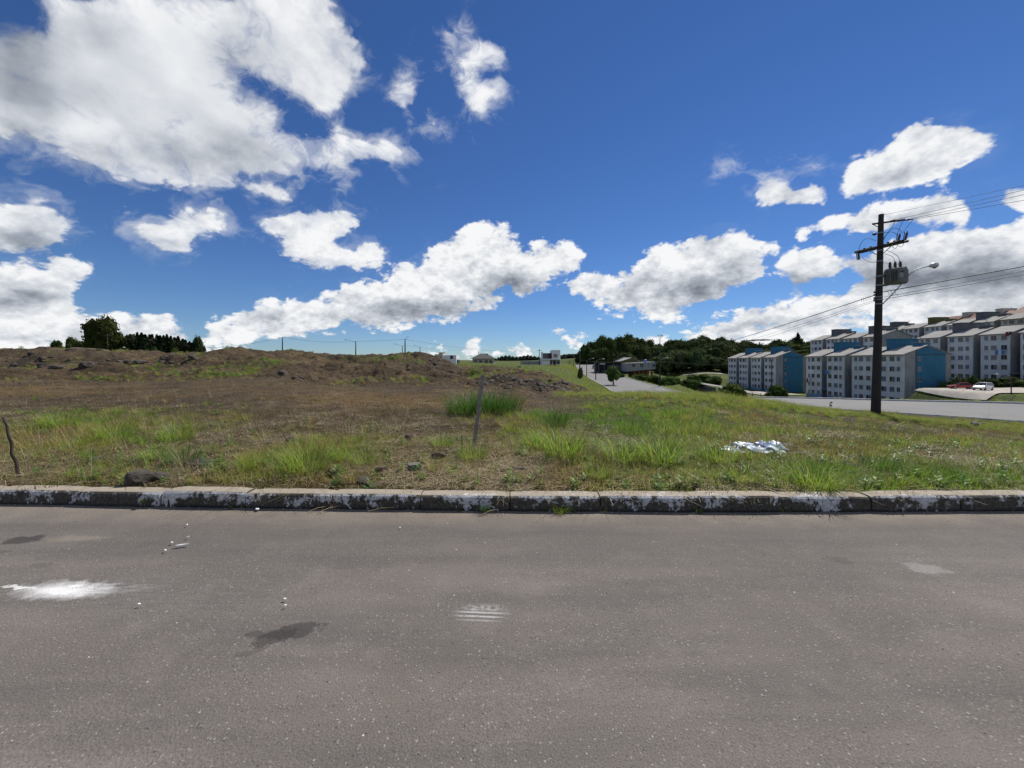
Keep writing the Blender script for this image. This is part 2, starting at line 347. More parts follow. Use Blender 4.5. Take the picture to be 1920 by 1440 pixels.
def mk_mesh(name, verts, faces):
    me = bpy.data.meshes.new(name)
    verts = np.asarray(verts, np.float32); faces = np.asarray(faces, np.int32)
    n = faces.shape[1]
    me.vertices.add(len(verts)); me.vertices.foreach_set('co', verts.ravel())
    me.loops.add(faces.size); me.loops.foreach_set('vertex_index', faces.ravel())
    me.polygons.add(len(faces)); me.polygons.foreach_set('loop_start', np.arange(0, faces.size, n, dtype=np.int32))
    me.polygons.foreach_set('loop_total', np.full(len(faces), n, np.int32))
    me.update(calc_edges=True); return me
def attr(me, name, vals):
    a = me.attributes.new(name, 'FLOAT', 'POINT'); a.data.foreach_set('value', np.asarray(vals, np.float32))
def link(name, me, mats=None, parent=None, smooth=False):
    o = bpy.data.objects.new(name, me); C.objects.link(o)
    if mats is not None:
        for m in (mats if isinstance(mats, (list, tuple)) else [mats]): me.materials.append(m)
    if parent: o.parent = parent
    if smooth: me.polygons.foreach_set('use_smooth', [True]*len(me.polygons))
    return o
def tag(o, label=None, cat=None, group=None, kind=None):
    if label: o['label'] = label
    if cat: o['category'] = cat
    if group: o['group'] = group
    if kind: o['kind'] = kind
    return o
def empty(name, loc=(0, 0, 0), rz=0):
    o = bpy.data.objects.new(name, None); C.objects.link(o); o.location = loc; o.rotation_euler = (0, 0, rz); o.empty_display_size = .2; return o

# ------------------------------------------------------------------ materials
def material(name):
    m = bpy.data.materials.new(name); m.use_nodes = True; t = NT(m.node_tree)
    b = t.n['Principled BSDF']; return m, t, b
def bump(t, b, h, strength=.5, dist=.02):
    n = t.new('ShaderNodeBump'); n.inputs['Strength'].default_value = strength; n.inputs['Distance'].default_value = dist
    t.put(n.inputs['Height'], h); t.l.new(n.outputs[0], b.inputs['Normal'])
def simple(name, col, rough=.7, var=.15, scale=3.0, metal=0.0, spec=.3, bumps=0.0, dirt=None):
    m, t, b = material(name)
    tc = t.new('ShaderNodeTexCoord').outputs['Object']
    n1 = t.noise(tc, scale, 5, .6)
    c = t.mix(t.rng(n1, .3, .7), tuple(v*(1-var) for v in col), tuple(min(1, v*(1+var)) for v in col))
    if dirt:
        n2 = t.noise(tc, scale*.35, 6, .65); c = t.mix(t.rng(n2, .48, .68, 0, dirt[1]), c, dirt[0])
    t.put(b.inputs['Base Color'], c); b.inputs['Roughness'].default_value = rough; b.inputs['Metallic'].default_value = metal
    b.inputs['Specular IOR Level'].default_value = spec
    if bumps: bump(t, b, n1, bumps, .02)
    return m

# asphalt of the near street
def ell(t, x, y, cx, cy, rx, ry, rot=0):
    ca, sa = math.cos(R(rot)), math.sin(R(rot))
    dx = t.m('SUBTRACT', x, cx); dy = t.m('SUBTRACT', y, cy)
    u = t.m('DIVIDE', t.m('ADD', t.m('MULTIPLY', dx, ca), t.m('MULTIPLY', dy, sa)), rx)
    v = t.m('DIVIDE', t.m('SUBTRACT', t.m('MULTIPLY', dy, ca), t.m('MULTIPLY', dx, sa)), ry)
    return t.m('SUBTRACT', 1.0, t.m('SQRT', t.m('ADD', t.m('MULTIPLY', u, u), t.m('MULTIPLY', v, v))))
def asphalt():
    m, t, b = material('street_asphalt')
    g = t.new('ShaderNodeNewGeometry').outputs['Position']
    s = t.new('ShaderNodeSeparateXYZ'); t.l.new(g, s.inputs[0]); x, y = s.outputs[0], s.outputs[1]
    big = t.noise(g, .55, 4, .55); mid = t.noise(g, 3.0, 5, .6); fine = t.noise(g, 150, 3, .75)
    streak = t.noise(t.v('MULTIPLY', g, (.35, 2.2, 1)), 1.4, 4, .6)
    c = t.mix(t.rng(big, .3, .7), (.128,.111,.096), (.190,.166,.146))
    c = t.mix(t.rng(streak, .35, .65, 0, .8), c, (.108,.096,.088))
    c = t.mix(t.rng(mid, .52, .78, 0, .4), c, (.215,.190,.168))
    # aggregate
    vc = t.new('ShaderNodeTexVoronoi'); t.l.new(g, vc.inputs['Vector']); vc.inputs['Scale'].default_value = 70
    vs_ = t.new('ShaderNodeSeparateXYZ'); t.l.new(vc.outputs['Color'], vs_.inputs[0])
    stone = t.m('MULTIPLY', t.rng(vs_.outputs[0], .76, .84), t.rng(vc.outputs['Distance'], .42, .25))
    c = t.mix(t.m('MULTIPLY', stone, .7), c, t.mix(vs_.outputs[1], (.36,.335,.30), (.11,.095,.088)))
    vd = t.new('ShaderNodeTexVoronoi'); t.l.new(g, vd.inputs['Vector']); vd.inputs['Scale'].default_value = 34
    vds = t.new('ShaderNodeSeparateXYZ'); t.l.new(vd.outputs['Color'], vds.inputs[0])
    big_st = t.m('MULTIPLY', t.rng(vds.outputs[0], .88, .93), t.rng(vd.outputs['Distance'], .24, .14))
    c = t.mix(t.m('MULTIPLY', big_st, .7), c, t.mix(vds.outputs[1], (.36,.33,.28), (.24,.2,.18)))
    pit = t.m('MULTIPLY', t.rng(vds.outputs[2], .93, .95), t.rng(vd.outputs['Distance'], .22, .08))
    c = t.mix(t.m('MULTIPLY', pit, .75), c, (.035,.03,.03))
    c = t.mix(t.rng(fine, .25, .75), t.mix(1.0, c, (.50,.50,.50), 'MULTIPLY'), t.mix(1.0, c, (1.48,1.48,1.48), 'MULTIPLY'))
    # sand washed against the kerb
    wv = t.noise(g, 1.3, 4, .6)
    band = t.rng(t.m('ADD', y, t.m('MULTIPLY', wv, .5)), 3.78, 4.28)
    c = t.mix(t.m('MULTIPLY', t.m('MULTIPLY', band, t.rng(x, -5, 0, .35, .8)), t.rng(mid, .3, .6, .4, 1)), c, (.26,.215,.165))
    wf = t.new('ShaderNodeSeparateXYZ'); t.l.new(t.noise(g, 9, 5, .65, out='Color'), wf.inputs[0])
    wx = t.m('ADD', x, t.m('MULTIPLY', t.m('SUBTRACT', wf.outputs[0], .5), .28)); wy = t.m('ADD', y, t.m('MULTIPLY', t.m('SUBTRACT', wf.outputs[1], .5), .18))
    dk = t.m('MULTIPLY', t.rng(t.m('ADD', y, t.m('MULTIPLY', wv, .5)), 3.1, 3.75), t.rng(t.m('ADD', y, t.m('MULTIPLY', wv, .5)), 4.25, 3.9)); c = t.mix(t.m('MULTIPLY', dk, .35), c, (.085,.075,.068))
    # damp stains
    for cx, cy, rx, ry, rot, k in ((-1.25,2.225,.17,.068,14,.66),(-1.33,2.17,.11,.06,30,.6),(-1.44,2.20,.09,.035,-8,.5),(-1.40,2.07,.10,.026,25,.3),(-4.28,3.37,.16,.10,10,.75),(-4.6,3.37,.09,.06,0,.6),(-3.6,2.95,.1,.04,0,.25),(-4.2,3.15,.07,.03,0,.3),(2.6,3.05,.10,.06,0,.3)):
        c = t.mix(t.m('MULTIPLY', t.rng(ell(t, wx, wy, cx, cy, rx, ry, rot), 0, .22), k), c, (.036,.032,.031))
    # spilled white powder, dragged out to the right
    st = t.noise(t.v('MULTIPLY', g, (.10, 1, 1)), 55, 4, .7)
    e1 = ell(t, wx, wy, -3.06, 2.625, .34, .115, -3); e2 = ell(t, x, wy, -2.88, 2.64, .52, .11, 0); e3 = ell(t, x, wy, -3.42, 2.66, .17, .02, 0)
    w = t.m('MULTIPLY', t.m('ADD', t.rng(e1, -.15, .75), t.m('MULTIPLY', t.rng(e2, 0, .9), t.rng(st, .42, .75, 0, .6)), clamp=True), t.rng(st, .2, .55, .55, .95))
    w = t.m('ADD', w, t.m('MULTIPLY', t.rng(e3, 0, .5), .6), clamp=True)
    c = t.mix(w, c, (.80,.79,.77))
    hal = t.rng(ell(t, x, y, -2.2, 2.55, 1.6, .42, 0), 0, 1, 0, .35); c = t.mix(t.m('MULTIPLY', hal, t.rng(st, .4, .7)), c, (.21,.20,.19))
    # tyre print in white
    e4 = ell(t, wx, y, -.18, 2.38, .21, .105, 0)
    bars = t.rng(t.m('SINE', t.m('ADD', t.m('MULTIPLY', y, 170), t.m('MULTIPLY', x, 9))), -.1, .6)
    blk = t.rng(t.noise(t.v('MULTIPLY', g, (.5, 1, 1)), 45, 3, .5), .42, .58)
    up_ = t.rng(y, 2.39, 2.42); pat = t.mix(up_, bars, blk)
    c = t.mix(t.m('MULTIPLY', t.m('MULTIPLY', t.m('MULTIPLY', t.rng(e4, 0, .6), pat), t.rng(t.noise(g, 60, 4, .7), .30, .5)), .66), c, (.52,.52,.51))
    e5 = ell(t, wx, wy, 3.14, 2.92, .15, .10, 0)
    c = t.mix(t.m('MULTIPLY', t.rng(e5, 0, .3), t.rng(fine, .3, .6, .3, .8)), c, (.27,.255,.235))
    e6 = ell(t, wx, wy, -3.85, 3.4, .3, .07, 0); c = t.mix(t.m('MULTIPLY', t.rng(e6, 0, .5), .5), c, (.24,.205,.16))
    # white chips and crumbs
    vq = t.new('ShaderNodeTexVoronoi'); t.l.new(g, vq.inputs['Vector']); vq.inputs['Scale'].default_value = 13
    vqs = t.new('ShaderNodeSeparateXYZ'); t.l.new(vq.outputs['Color'], vqs.inputs[0])
    c = t.mix(t.m('MULTIPLY', t.rng(vqs.outputs[0], .90, .93), t.rng(vq.outputs['Distance'], .075, .05)), c, (.6,.58,.54))
    t.put(b.inputs['Base Color'], c); b.inputs['Roughness'].default_value = .88; b.inputs['Specular IOR Level'].default_value = .25
    h = t.m('ADD', t.m('MULTIPLY', fine, .5), t.m('MULTIPLY', t.rng(vc.outputs['Distance'], 0, .5, 1, 0), .6))
    h = t.m('ADD', h, t.m('MULTIPLY', t.m('MULTIPLY', t.rng(vd.outputs['Distance'], 0, .4, 1, 0), t.rng(vds.outputs[0], .80, .93)), .9))
    bump(t, b, h, .8, .004)
    return m
def ave_asphalt():
    m, t, b = material('avenue_asphalt'); g = t.new('ShaderNodeNewGeometry').outputs['Position']
    n = t.noise(g, .4, 6, .6); f = t.noise(g, 14, 3, .6)
    c = t.mix(t.rng(n, .3, .7), (.135,.130,.127), (.185,.178,.170)); c = t.mix(t.rng(f, .3, .7, 0, .4), c, (.1,.097,.093))
    t.put(b.inputs['Base Color'], c); b.inputs['Roughness'].default_value = .85; return m
M_ASPH, M_AVE = asphalt(), ave_asphalt()

def kerb_mat():
    m, t, b = material('whitewashed_kerb_concrete'); 
    ge = t.new('ShaderNodeNewGeometry'); g = ge.outputs['Position']; s = t.new('ShaderNodeSeparateXYZ'); t.l.new(g, s.inputs[0])
    ns = t.new('ShaderNodeSeparateXYZ'); t.l.new(ge.outputs['True Normal'], ns.inputs[0])
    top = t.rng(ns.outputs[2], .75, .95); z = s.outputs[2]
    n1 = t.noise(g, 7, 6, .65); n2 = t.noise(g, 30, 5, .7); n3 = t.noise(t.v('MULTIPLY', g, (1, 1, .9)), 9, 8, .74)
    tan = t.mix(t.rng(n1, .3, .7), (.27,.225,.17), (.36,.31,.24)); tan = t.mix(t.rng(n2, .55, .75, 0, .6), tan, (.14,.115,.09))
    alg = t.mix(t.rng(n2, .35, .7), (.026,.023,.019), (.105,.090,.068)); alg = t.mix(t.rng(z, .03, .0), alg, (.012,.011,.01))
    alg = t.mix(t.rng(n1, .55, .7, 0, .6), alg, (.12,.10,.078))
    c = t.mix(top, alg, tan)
    rnd = t.new('ShaderNodeObjectInfo').outputs['Random']
    # flaked whitewash: more on the front near the arris, in patches
    p = t.m('ADD', n3, t.m('MULTIPLY', t.m('SUBTRACT', t.noise(g, 1.7, 2, .5), .5), .55))
    lim = t.mix(top, t.rng(z, .0, .15, .60, .465), t.rng(s.outputs[1], 4.0, 4.3, .50, .85))
    fl = t.rng(t.m('SUBTRACT', t.m('ADD', p, t.m('MULTIPLY', t.m('SUBTRACT', n2, .5), .35)), lim), 0.0, .05)
    fl = t.m('MULTIPLY', fl, t.rng(t.noise(g, 55, 4, .7), .30, .55, .35, 1))
    c = t.mix(t.m('MULTIPLY', fl, .9), c, t.mix(t.rng(n2, .4, .7), (.70,.70,.70), (.42,.42,.42)))
    t.put(b.inputs['Base Color'], c); b.inputs['Roughness'].default_value = .9
    bump(t, b, t.m('ADD', n3, t.m('MULTIPLY', fl, .25)), .5, .01); return m
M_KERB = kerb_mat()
M_CONC = simple('pale_concrete_kerb', (.5,.49,.46), .85, .2, 2.0)

def soil_mat():
    m, t, b = material('field_soil')
    g = t.new('ShaderNodeNewGeometry').outputs['Position']
    def A(n): 
        a = t.new('ShaderNodeAttribute'); a.attribute_name = n; return a.outputs['Fac']
    green, ochre, rock = A('green'), A('ochre'), A('rock')
    n1 = t.noise(g, .9, 7, .68); n2 = t.noise(g, 5.5, 7, .70); n3 = t.noise(g, 24, 5, .7); n4 = t.noise(g, 2.3, 5, .65)
    dirt = t.mix(t.rng(n2, .32, .68), (.030,.021,.012), (.112,.080,.048))
    dirt = t.mix(t.rng(n1, .5, .72, 0, .75), dirt, (.155,.112,.068))
    dirt = t.mix(t.rng(n3, .5, .72, 0, .7), dirt, (.15,.118,.088))
    oc = t.mix(t.rng(n2, .3, .7), (.075,.046,.018), (.165,.105,.045))
    oc = t.mix(t.rng(n3, .45, .75, 0, .6), oc, (.21,.155,.085))
    c = t.mix(t.rng(t.m('ADD', ochre, t.m('SUBTRACT', n4, .5)), .35, .65), dirt, oc)
    gr = t.mix(t.rng(n2, .3, .7), (.030,.050,.010), (.085,.115,.026)); gr = t.mix(t.rng(n3, .45, .8, 0, .7), gr, (.15,.145,.05))
    c = t.mix(t.rng(t.m('ADD', green, t.m('MULTIPLY', t.m('SUBTRACT', t.m('ADD', n2, n4), 1.0), 1.3)), .40, .72), c, gr)
    rk = t.mix(t.rng(n3, .3, .7), (.026,.020,.014), (.092,.072,.050)); rk = t.mix(t.rng(n2, .55, .7, 0, .7), rk, (.165,.128,.088))
    c = t.mix(t.rng(t.m('ADD', rock, t.m('MULTIPLY', t.m('SUBTRACT', n2, .5), 1.6)), .45, .6), c, rk)
    lo = t.noise(g, .22, 4, .6); c = t.mix(t.rng(lo, .35, .65), t.mix(1.0, c, (.66,.66,.68), 'MULTIPLY'), t.mix(1.0, c, (1.28,1.25,1.18), 'MULTIPLY'))
    straw = t.rng(t.noise(t.v('MULTIPLY', g, (1, 1, 1)), 60, 4, .7), .60, .74)
    c = t.mix(t.m('MULTIPLY', straw, .5), c, (.30,.245,.155))
    t.put(b.inputs['Base Color'], c); b.inputs['Roughness'].default_value = .95; b.inputs['Specular IOR Level'].default_value = .15
    h = t.m('ADD', t.m('MULTIPLY', n2, 1.0), t.m('MULTIPLY', n3, .35)); bump(t, b, h, .9, .16)
    return m
M_SOIL = soil_mat()

# ------------------------------------------------------------------ coverage maps, read from the photograph's layout as places on the ground
def soft_px(X, Y, lst):
    """blobs given by where they stand: (X, Y, rx, ry, k) in metres"""
    f = np.zeros(np.shape(X))
    for cx, cy, rx, ry, k in lst: f = np.maximum(f, k*np.exp(-(((X-cx)/rx)**2+((Y-cy)/ry)**2)))
    return f
def g_at(px, py, z=.15): # place on near ground seen at a pixel
    Y = (CAMZ-z)*FPX/(py-HOR); return (px-960)/FPX*Y, Y
LUSH = []
for px, py, w, h, k in ((60,812,110,45,.9),(140,800,120,30,.9),(210,815,60,35,.8),(120,840,140,25,.6),(330,815,60,25,.8),(560,862,70,30,.9),(480,868,40,20,.5),(640,850,70,30,.6),
                        (905,766,56,20,.75),(1000,790,60,28,.9),(1050,800,70,30,.9),(1130,790,80,35,.9),(1010,830,60,25,.7),(1090,850,80,30,.8),(1180,840,80,35,.8),(1250,800,140,50,1.1),(1230,770,120,30,1.0),
                        (1350,790,120,40,1.0),(1380,860,80,30,.6),(1450,800,120,30,.6),(1180,860,60,20,.6),(1420,890,60,25,.6),(1560,830,60,20,.5),(1650,850,60,25,.6),(1640,815,120,20,.45),(1750,810,160,18,.5),(1860,880,80,30,.7),(1830,840,90,30,.5),
                        (1740,890,80,20,.6),(1520,905,60,12,.6),(240,905,40,10,.4),(700,900,40,14,.4),(820,880,50,16,.4),(900,890,60,16,.5),(560,812,40,10,.3),(600,762,20,6,.4),(1350,750,90,10,1.0),(1500,775,60,8,.6)):
    cx, cy = g_at(px, py); k2 = cy*cy/(1.4*FPX)
    LUSH.append((cx, cy, w/FPX*cy, max(h*k2, .15), k))
def maps(X, Y):
    px = 960+FPX*X/np.maximum(Y, .1)
    n = fbm(X*.25, Y*.25, 4, 21); n2 = fbm(X*.9, Y*.9, 4, 31)
    lush = soft_px(X, Y, LUSH)
    rightside = sstep(px, 950, 1120)
    base = .28+.22*rightside
    mid = sstep(Y, 9, 14)*(1-rightside)                 # brown middle of the field
    green = base*(1-.75*mid)+lush*.6+n*.5+n2*.35
    farp = sstep(Y, 20, 26)*(1-rightside)
    green = green+farp*(n*1.3+n2*.5+.16)
    green = green+sstep(Y, 50, 80)*.5
    green = green+sstep(px, 840, 930)*sstep(Y, 55, 75)*.40*(1-rightside)
    green = green+sstep(X, 30, 40)*.25
    ochre = .12+mid*.30*(1-farp)+n2*.5+n*.3+.35*np.exp(-(((X+3)/4.5)**2+((Y-12)/3.5)**2))+.2*(1-sstep(Y, 6, 9))
    # torn earth
    ex = land_base(X+.6, Y)-land_base(X-.6, Y); ey = land_base(X, Y+.6)-land_base(X, Y-.6)
    slope = np.hypot(ex, ey)/1.2
    rock = sstep(slope, .12, .34)*(1-rightside)*.9*sstep(Y, 18, 24)*(1-sstep(Y, 75, 90))
    rock = np.maximum(rock, .9*np.exp(-(((X-1.4)/4.2)**2+((Y-26)/2.8)**2)))
    pad = np.zeros(np.shape(X))
    green = np.clip(green-rock*.38, 0, 1); return green, np.clip(ochre, 0, 1), np.clip(rock, 0, 1), lush

# ------------------------------------------------------------------ ground sheet
def build_land():
    rr = list(np.exp(np.arange(np.log(.6), np.log(4.0), .12)))
    rr += list(np.exp(np.arange(np.log(4.0), np.log(17), .009)))
    rr += list(np.arange(17, 58, .15)); rr += list(np.exp(np.arange(np.log(58), np.log(260), .012))); rr += list(np.exp(np.arange(np.log(262), np.log(4500), .06)))
    rr = np.array(rr)
    A1 = np.linspace(R(-60), R(60), 620); A2 = np.linspace(R(60), R(300), 60)[1:-1]
    aa = np.concatenate([A1, A2])
    AA, RR = np.meshgrid(aa, rr); X = np.sin(AA)*RR; Y = np.cos(AA)*RR
    Z = land(X, Y)
    nr, na = X.shape
    v = np.stack([X, Y, Z], -1).reshape(-1, 3)
    i = np.arange(nr-1)[:, None]*na; j = np.arange(na)[None]; j2 = (j+1) % na
    f = np.stack([i+j, i+j2, i+na+j2, i+na+j], -1).reshape(-1, 4)[:, ::-1]
    v = np.vstack([v, [[0, 0, -.12]]]); c = len(v)-1
    me = mk_mesh('field', v, f)
    g, oc, rk, lu = maps(v[:, 0], v[:, 1])
    attr(me, 'green', g); attr(me, 'ochre', oc); attr(me, 'rock', rk)
    o = link('field', me, M_SOIL, smooth=True); tag(o, kind='structure'); return o
build_land()

# near street
xs = np.concatenate([np.linspace(-60, -8, 20), np.linspace(-7.5, 7.5, 61), np.linspace(8, 60, 20)])
ys = np.linspace(0, 1, 60)
XX, TT = np.meshgrid(xs, ys); YY = -14+(kerbY(XX)+.06+14)*TT**.6
ZZ = fbm(XX*.5, YY*.5, 2, 41)*.02-.004
nr, na = XX.shape
i = np.arange(nr-1)[:, None]*na; j = np.arange(na-1)[None]
f = np.stack([i+j, i+j+1, i+na+j+1, i+na+j], -1).reshape(-1, 4)
tag(link('street', mk_mesh('street', np.stack([XX, YY, ZZ], -1).reshape(-1, 3), f), M_ASPH, smooth=True), kind='structure')

# kerb of the near street: one stone after the other
kerb = empty('kerb', (0, 4.1, 0)); tag(kerb, kind='structure')
rnd = random.Random(5)
def kerb_stone(x0, x1, k):
    bm = bmesh.new(); y0, y1 = float(kerbY(x0)), float(kerbY(x1)); n = 6
    prof = [(0.0, -.06), (.004, .10), (.012, .135), (.030, .152), (.05, .157), (.165, .160), (.172, .15), (.172, -.06)]
    jy, jz, jr = rnd.uniform(-.008, .008), rnd.uniform(-.007, .007), rnd.uniform(-.008, .008)
    rows = []
    for q in range(n+1):
        t = q/n; x = x0+(x1-x0)*t; y = y0+(y1-y0)*t+jy+jr*(t-.5)
        ed = rnd.uniform(.004, .012) if q in (0, n) else 0
        rows.append([bm.verts.new((x, y+py+(ed if py < .1 else -ed)+(mnoise.noise((x*9, py*40, k))*.003), pz+jz-(ed if pz > .1 else 0)+(mnoise.noise((x*7, py*30, pz*20+k))*.003 if pz > 0 else 0))) for py, pz in prof])
    for a, b_ in zip(rows[:-1], rows[1:]):
        for q in range(len(prof)-1): bm.faces.new((a[q], b_[q], b_[q+1], a[q+1]))
    bm.faces.new(rows[0]); bm.faces.new(rows[-1][::-1])
    bm.normal_update(); me = bpy.data.meshes.new('kerb_stone'); bm.to_mesh(me); bm.free()
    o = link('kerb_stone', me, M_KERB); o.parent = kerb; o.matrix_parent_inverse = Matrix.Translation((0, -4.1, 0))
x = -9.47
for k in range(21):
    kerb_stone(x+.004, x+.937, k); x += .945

# avenue surface and its kerbs
T = np.gradient(AV[:, :2], axis=0); T /= np.linalg.norm(T, axis=1)[:, None]; N = np.stack([T[:, 1], -T[:, 0]], -1)   # to the right
W = AV[:, 3:4]
cols = []
for s_ in np.linspace(-1, 1, 9): cols.append(np.hstack([AV[:, :2]+N*W*s_, AV[:, 2:3]+.02*(1-s_*s_)+.0]))
V = np.stack(cols, 1); nr, na = V.shape[:2]
i = np.arange(nr-1)[:, None]*na; j = np.arange(na-1)[None]
f = np.stack([i+j, i+j+1, i+na+j+1, i+na+j], -1).reshape(-1, 4)
tag(link('road', mk_mesh('road', V.reshape(-1, 3), f), M_AVE, smooth=True), kind='structure')
for sgn in (1, -1):
    prof = [(0, -.1), (0, .13), (.16, .14), (.16, -.1)]
    V = np.stack([np.hstack([AV[:, :2]+N*sgn*(W+a), AV[:, 2:3]+b_]) for a, b_ in prof], 1); nr, na = V.shape[:2]
    i = np.arange(nr-1)[:, None]*na; j = np.arange(na-1)[None]
    f = np.stack([i+j, i+na+j, i+na+j+1, i+j+1], -1).reshape(-1, 4)
    tag(link('kerb', mk_mesh('kerb', V.reshape(-1, 3), f), M_CONC), kind='structure')

# ------------------------------------------------------------------ mesh builder
class MB:
    def __init__(s): s.v = []; s.f = []; s.mi = []
    def quad(s, pts, mi=0):
        k = len(s.v); s.v += [tuple(p) for p in pts]; s.f.append(tuple(range(k, k+len(pts)))); s.mi.append(mi)
    def box(s, x0, x1, y0, y1, z0, z1, mi=0, M=None):
        P_ = [(x0,y0,z0),(x1,y0,z0),(x1,y1,z0),(x0,y1,z0),(x0,y0,z1),(x1,y0,z1),(x1,y1,z1),(x0,y1,z1)]
        if M is not None: P_ = [tuple(M @ Vector(p)) for p in P_]
        k = len(s.v); s.v += P_
        for f in ((0,3,2,1),(4,5,6,7),(0,1,5,4),(1,2,6,5),(2,3,7,6),(3,0,4,7)): s.f.append(tuple(k+i for i in f)); s.mi.append(mi)
    def prism(s, prof, x0, x1, axis='x', mi=0):
        """profile of (a, z) pairs pulled along one axis"""
        n = len(prof); k = len(s.v)
        for t in (x0, x1):
            for a, z in prof: s.v.append((t, a, z) if axis == 'x' else (a, t, z))
        for i in range(n):
            j = (i+1) % n; s.f.append((k+i, k+j, k+n+j, k+n+i)); s.mi.append(mi)
        s.f.append(tuple(k+i for i in range(n))[::-1]); s.mi.append(mi); s.f.append(tuple(k+n+i for i in range(n))); s.mi.append(mi)
    def tube(s, pts, r, n=8, mi=0, cap=True):
        pts = [Vector(p) for p in pts]; rs = r if isinstance(r, (list, tuple)) else [r]*len(pts); rings = []
        for i, p in enumerate(pts):
            d = (pts[min(i+1, len(pts)-1)]-pts[max(i-1, 0)]).normalized()
            up = Vector((0, 0, 1)) if abs(d.z) < .9 else Vector((1, 0, 0))
            a = d.cross(up).normalized(); b = a.cross(d)
            k = len(s.v)
            for q in range(n):
                t = 2*math.pi*q/n; s.v.append(tuple(p+(a*math.cos(t)+b*math.sin(t))*rs[i]))
            rings.append(k)
        for k0, k1 in zip(rings[:-1], rings[1:]):
            for q in range(n): s.f.append((k0+q, k0+(q+1) % n, k1+(q+1) % n, k1+q)); s.mi.append(mi)
        if cap:
            s.f.append(tuple(rings[0]+q for q in range(n))[::-1]); s.mi.append(mi); s.f.append(tuple(rings[-1]+q for q in range(n))); s.mi.append(mi)
    def mesh(s, name, mats):
        me = bpy.data.meshes.new(name); me.from_pydata(s.v, [], s.f)
        for m in (mats if isinstance(mats, (list, tuple)) else [mats]): me.materials.append(m)
        me.polygons.foreach_set('material_index', s.mi)
        bm = bmesh.new(); bm.from_mesh(me); bmesh.ops.recalc_face_normals(bm, faces=bm.faces); bm.to_mesh(me); bm.free()
        return me
    def build(s, name, mats, parent=None, smooth=False, bevel=0):
        me = s.mesh(name, mats); o = bpy.data.objects.new(name, me); C.objects.link(o)
        if parent: o.parent = parent
        if smooth:
            me.polygons.foreach_set('use_smooth', [True]*len(me.polygons))
        if bevel:
            b = o.modifiers.new('b', 'BEVEL'); b.width = bevel; b.segments = 2; b.limit_method = 'ANGLE'
        return o
def put(name, me, parent, loc=(0, 0, 0), rot=(0, 0, 0), scale=(1, 1, 1)):
    o = bpy.data.objects.new(name, me); C.objects.link(o); o.parent = parent; o.location = loc; o.rotation_euler = rot; o.scale = scale; return o

# ------------------------------------------------------------------ building materials
def stained(name, col, streak=.5, dark=(.08,.075,.07), sc=.6, rough=.9):
    m, t, b = material(name)
    g = t.new('ShaderNodeNewGeometry').outputs['Position']; oi = t.new('ShaderNodeObjectInfo').outputs['Random']
    n1 = t.noise(t.v('MULTIPLY', g, (1, 1, .18)), sc*1.6, 6, .65); n2 = t.noise(g, sc*.5, 5, .6); n3 = t.noise(g, 5, 3, .6)
    c = t.mix(t.rng(n2, .35, .65), tuple(v*.86 for v in col), tuple(min(1, v*1.08) for v in col))
    c = t.mix(t.rng(n1, .50, .75, 0, streak), c, dark); c = t.mix(t.rng(n3, .5, .8, 0, .2), c, tuple(v*.7 for v in col))
    t.put(b.inputs['Base Color'], c); b.inputs['Roughness'].default_value = rough; b.inputs['Specular IOR Level'].default_value = .2; return m
W_WHITE = stained('white_wall_paint', (.64,.64,.655), .3, (.28,.28,.29))
W_GREY = stained('weathered_grey_render', (.30,.30,.30), .75, (.09,.09,.09), 1.0)
W_BLUE = stained('blue_wall_paint', (.045,.170,.275), .4, (.04,.08,.12))
W_PALEBLUE = stained('pale_blue_wall_paint', (.20,.34,.50), .3, (.12,.16,.2))
W_DGREY = stained('dark_grey_concrete', (.13,.135,.145), .6, (.05,.05,.05))
W_OLIVE = stained('olive_render', (.13,.12,.045), .5, (.04,.04,.02))
W_CREAM = stained('cream_wall_paint', (.52,.46,.38), .35, (.2,.17,.14))
W_TERRA = stained('terracotta_tiles', (.20,.12,.085), .5, (.12,.07,.05))
W_ROOF = stained('fibre_cement_roof', (.30,.29,.27), .45, (.12,.11,.10), .5)
W_PINKROOF = stained('pinkish_tiles', (.31,.215,.17), .4, (.2,.12,.09))
W_PURE = stained('clean_white_render', (.78,.78,.76), .12, (.4,.4,.4))
def glass_mat(name, col, rough=.12):
    m, t, b = material(name); t.put(b.inputs['Base Color'], (*col, 1)); b.inputs['Roughness'].default_value = rough; b.inputs['Specular IOR Level'].default_value = .6; return m
G_DARK = glass_mat('dark_window_glass', (.02,.025,.03)); G_CURT = glass_mat('curtained_glass', (.16,.15,.15), .3)
G_RED = glass_mat('red_curtain_glass', (.10,.045,.045), .3); G_BLUE = glass_mat('blue_curtain_glass', (.07,.10,.16), .3)
M_ALU = simple('window_frame_paint', (.42,.43,.45), .5, .05); M_DARKFR = simple('dark_frame_paint', (.05,.05,.055), .5, .1)
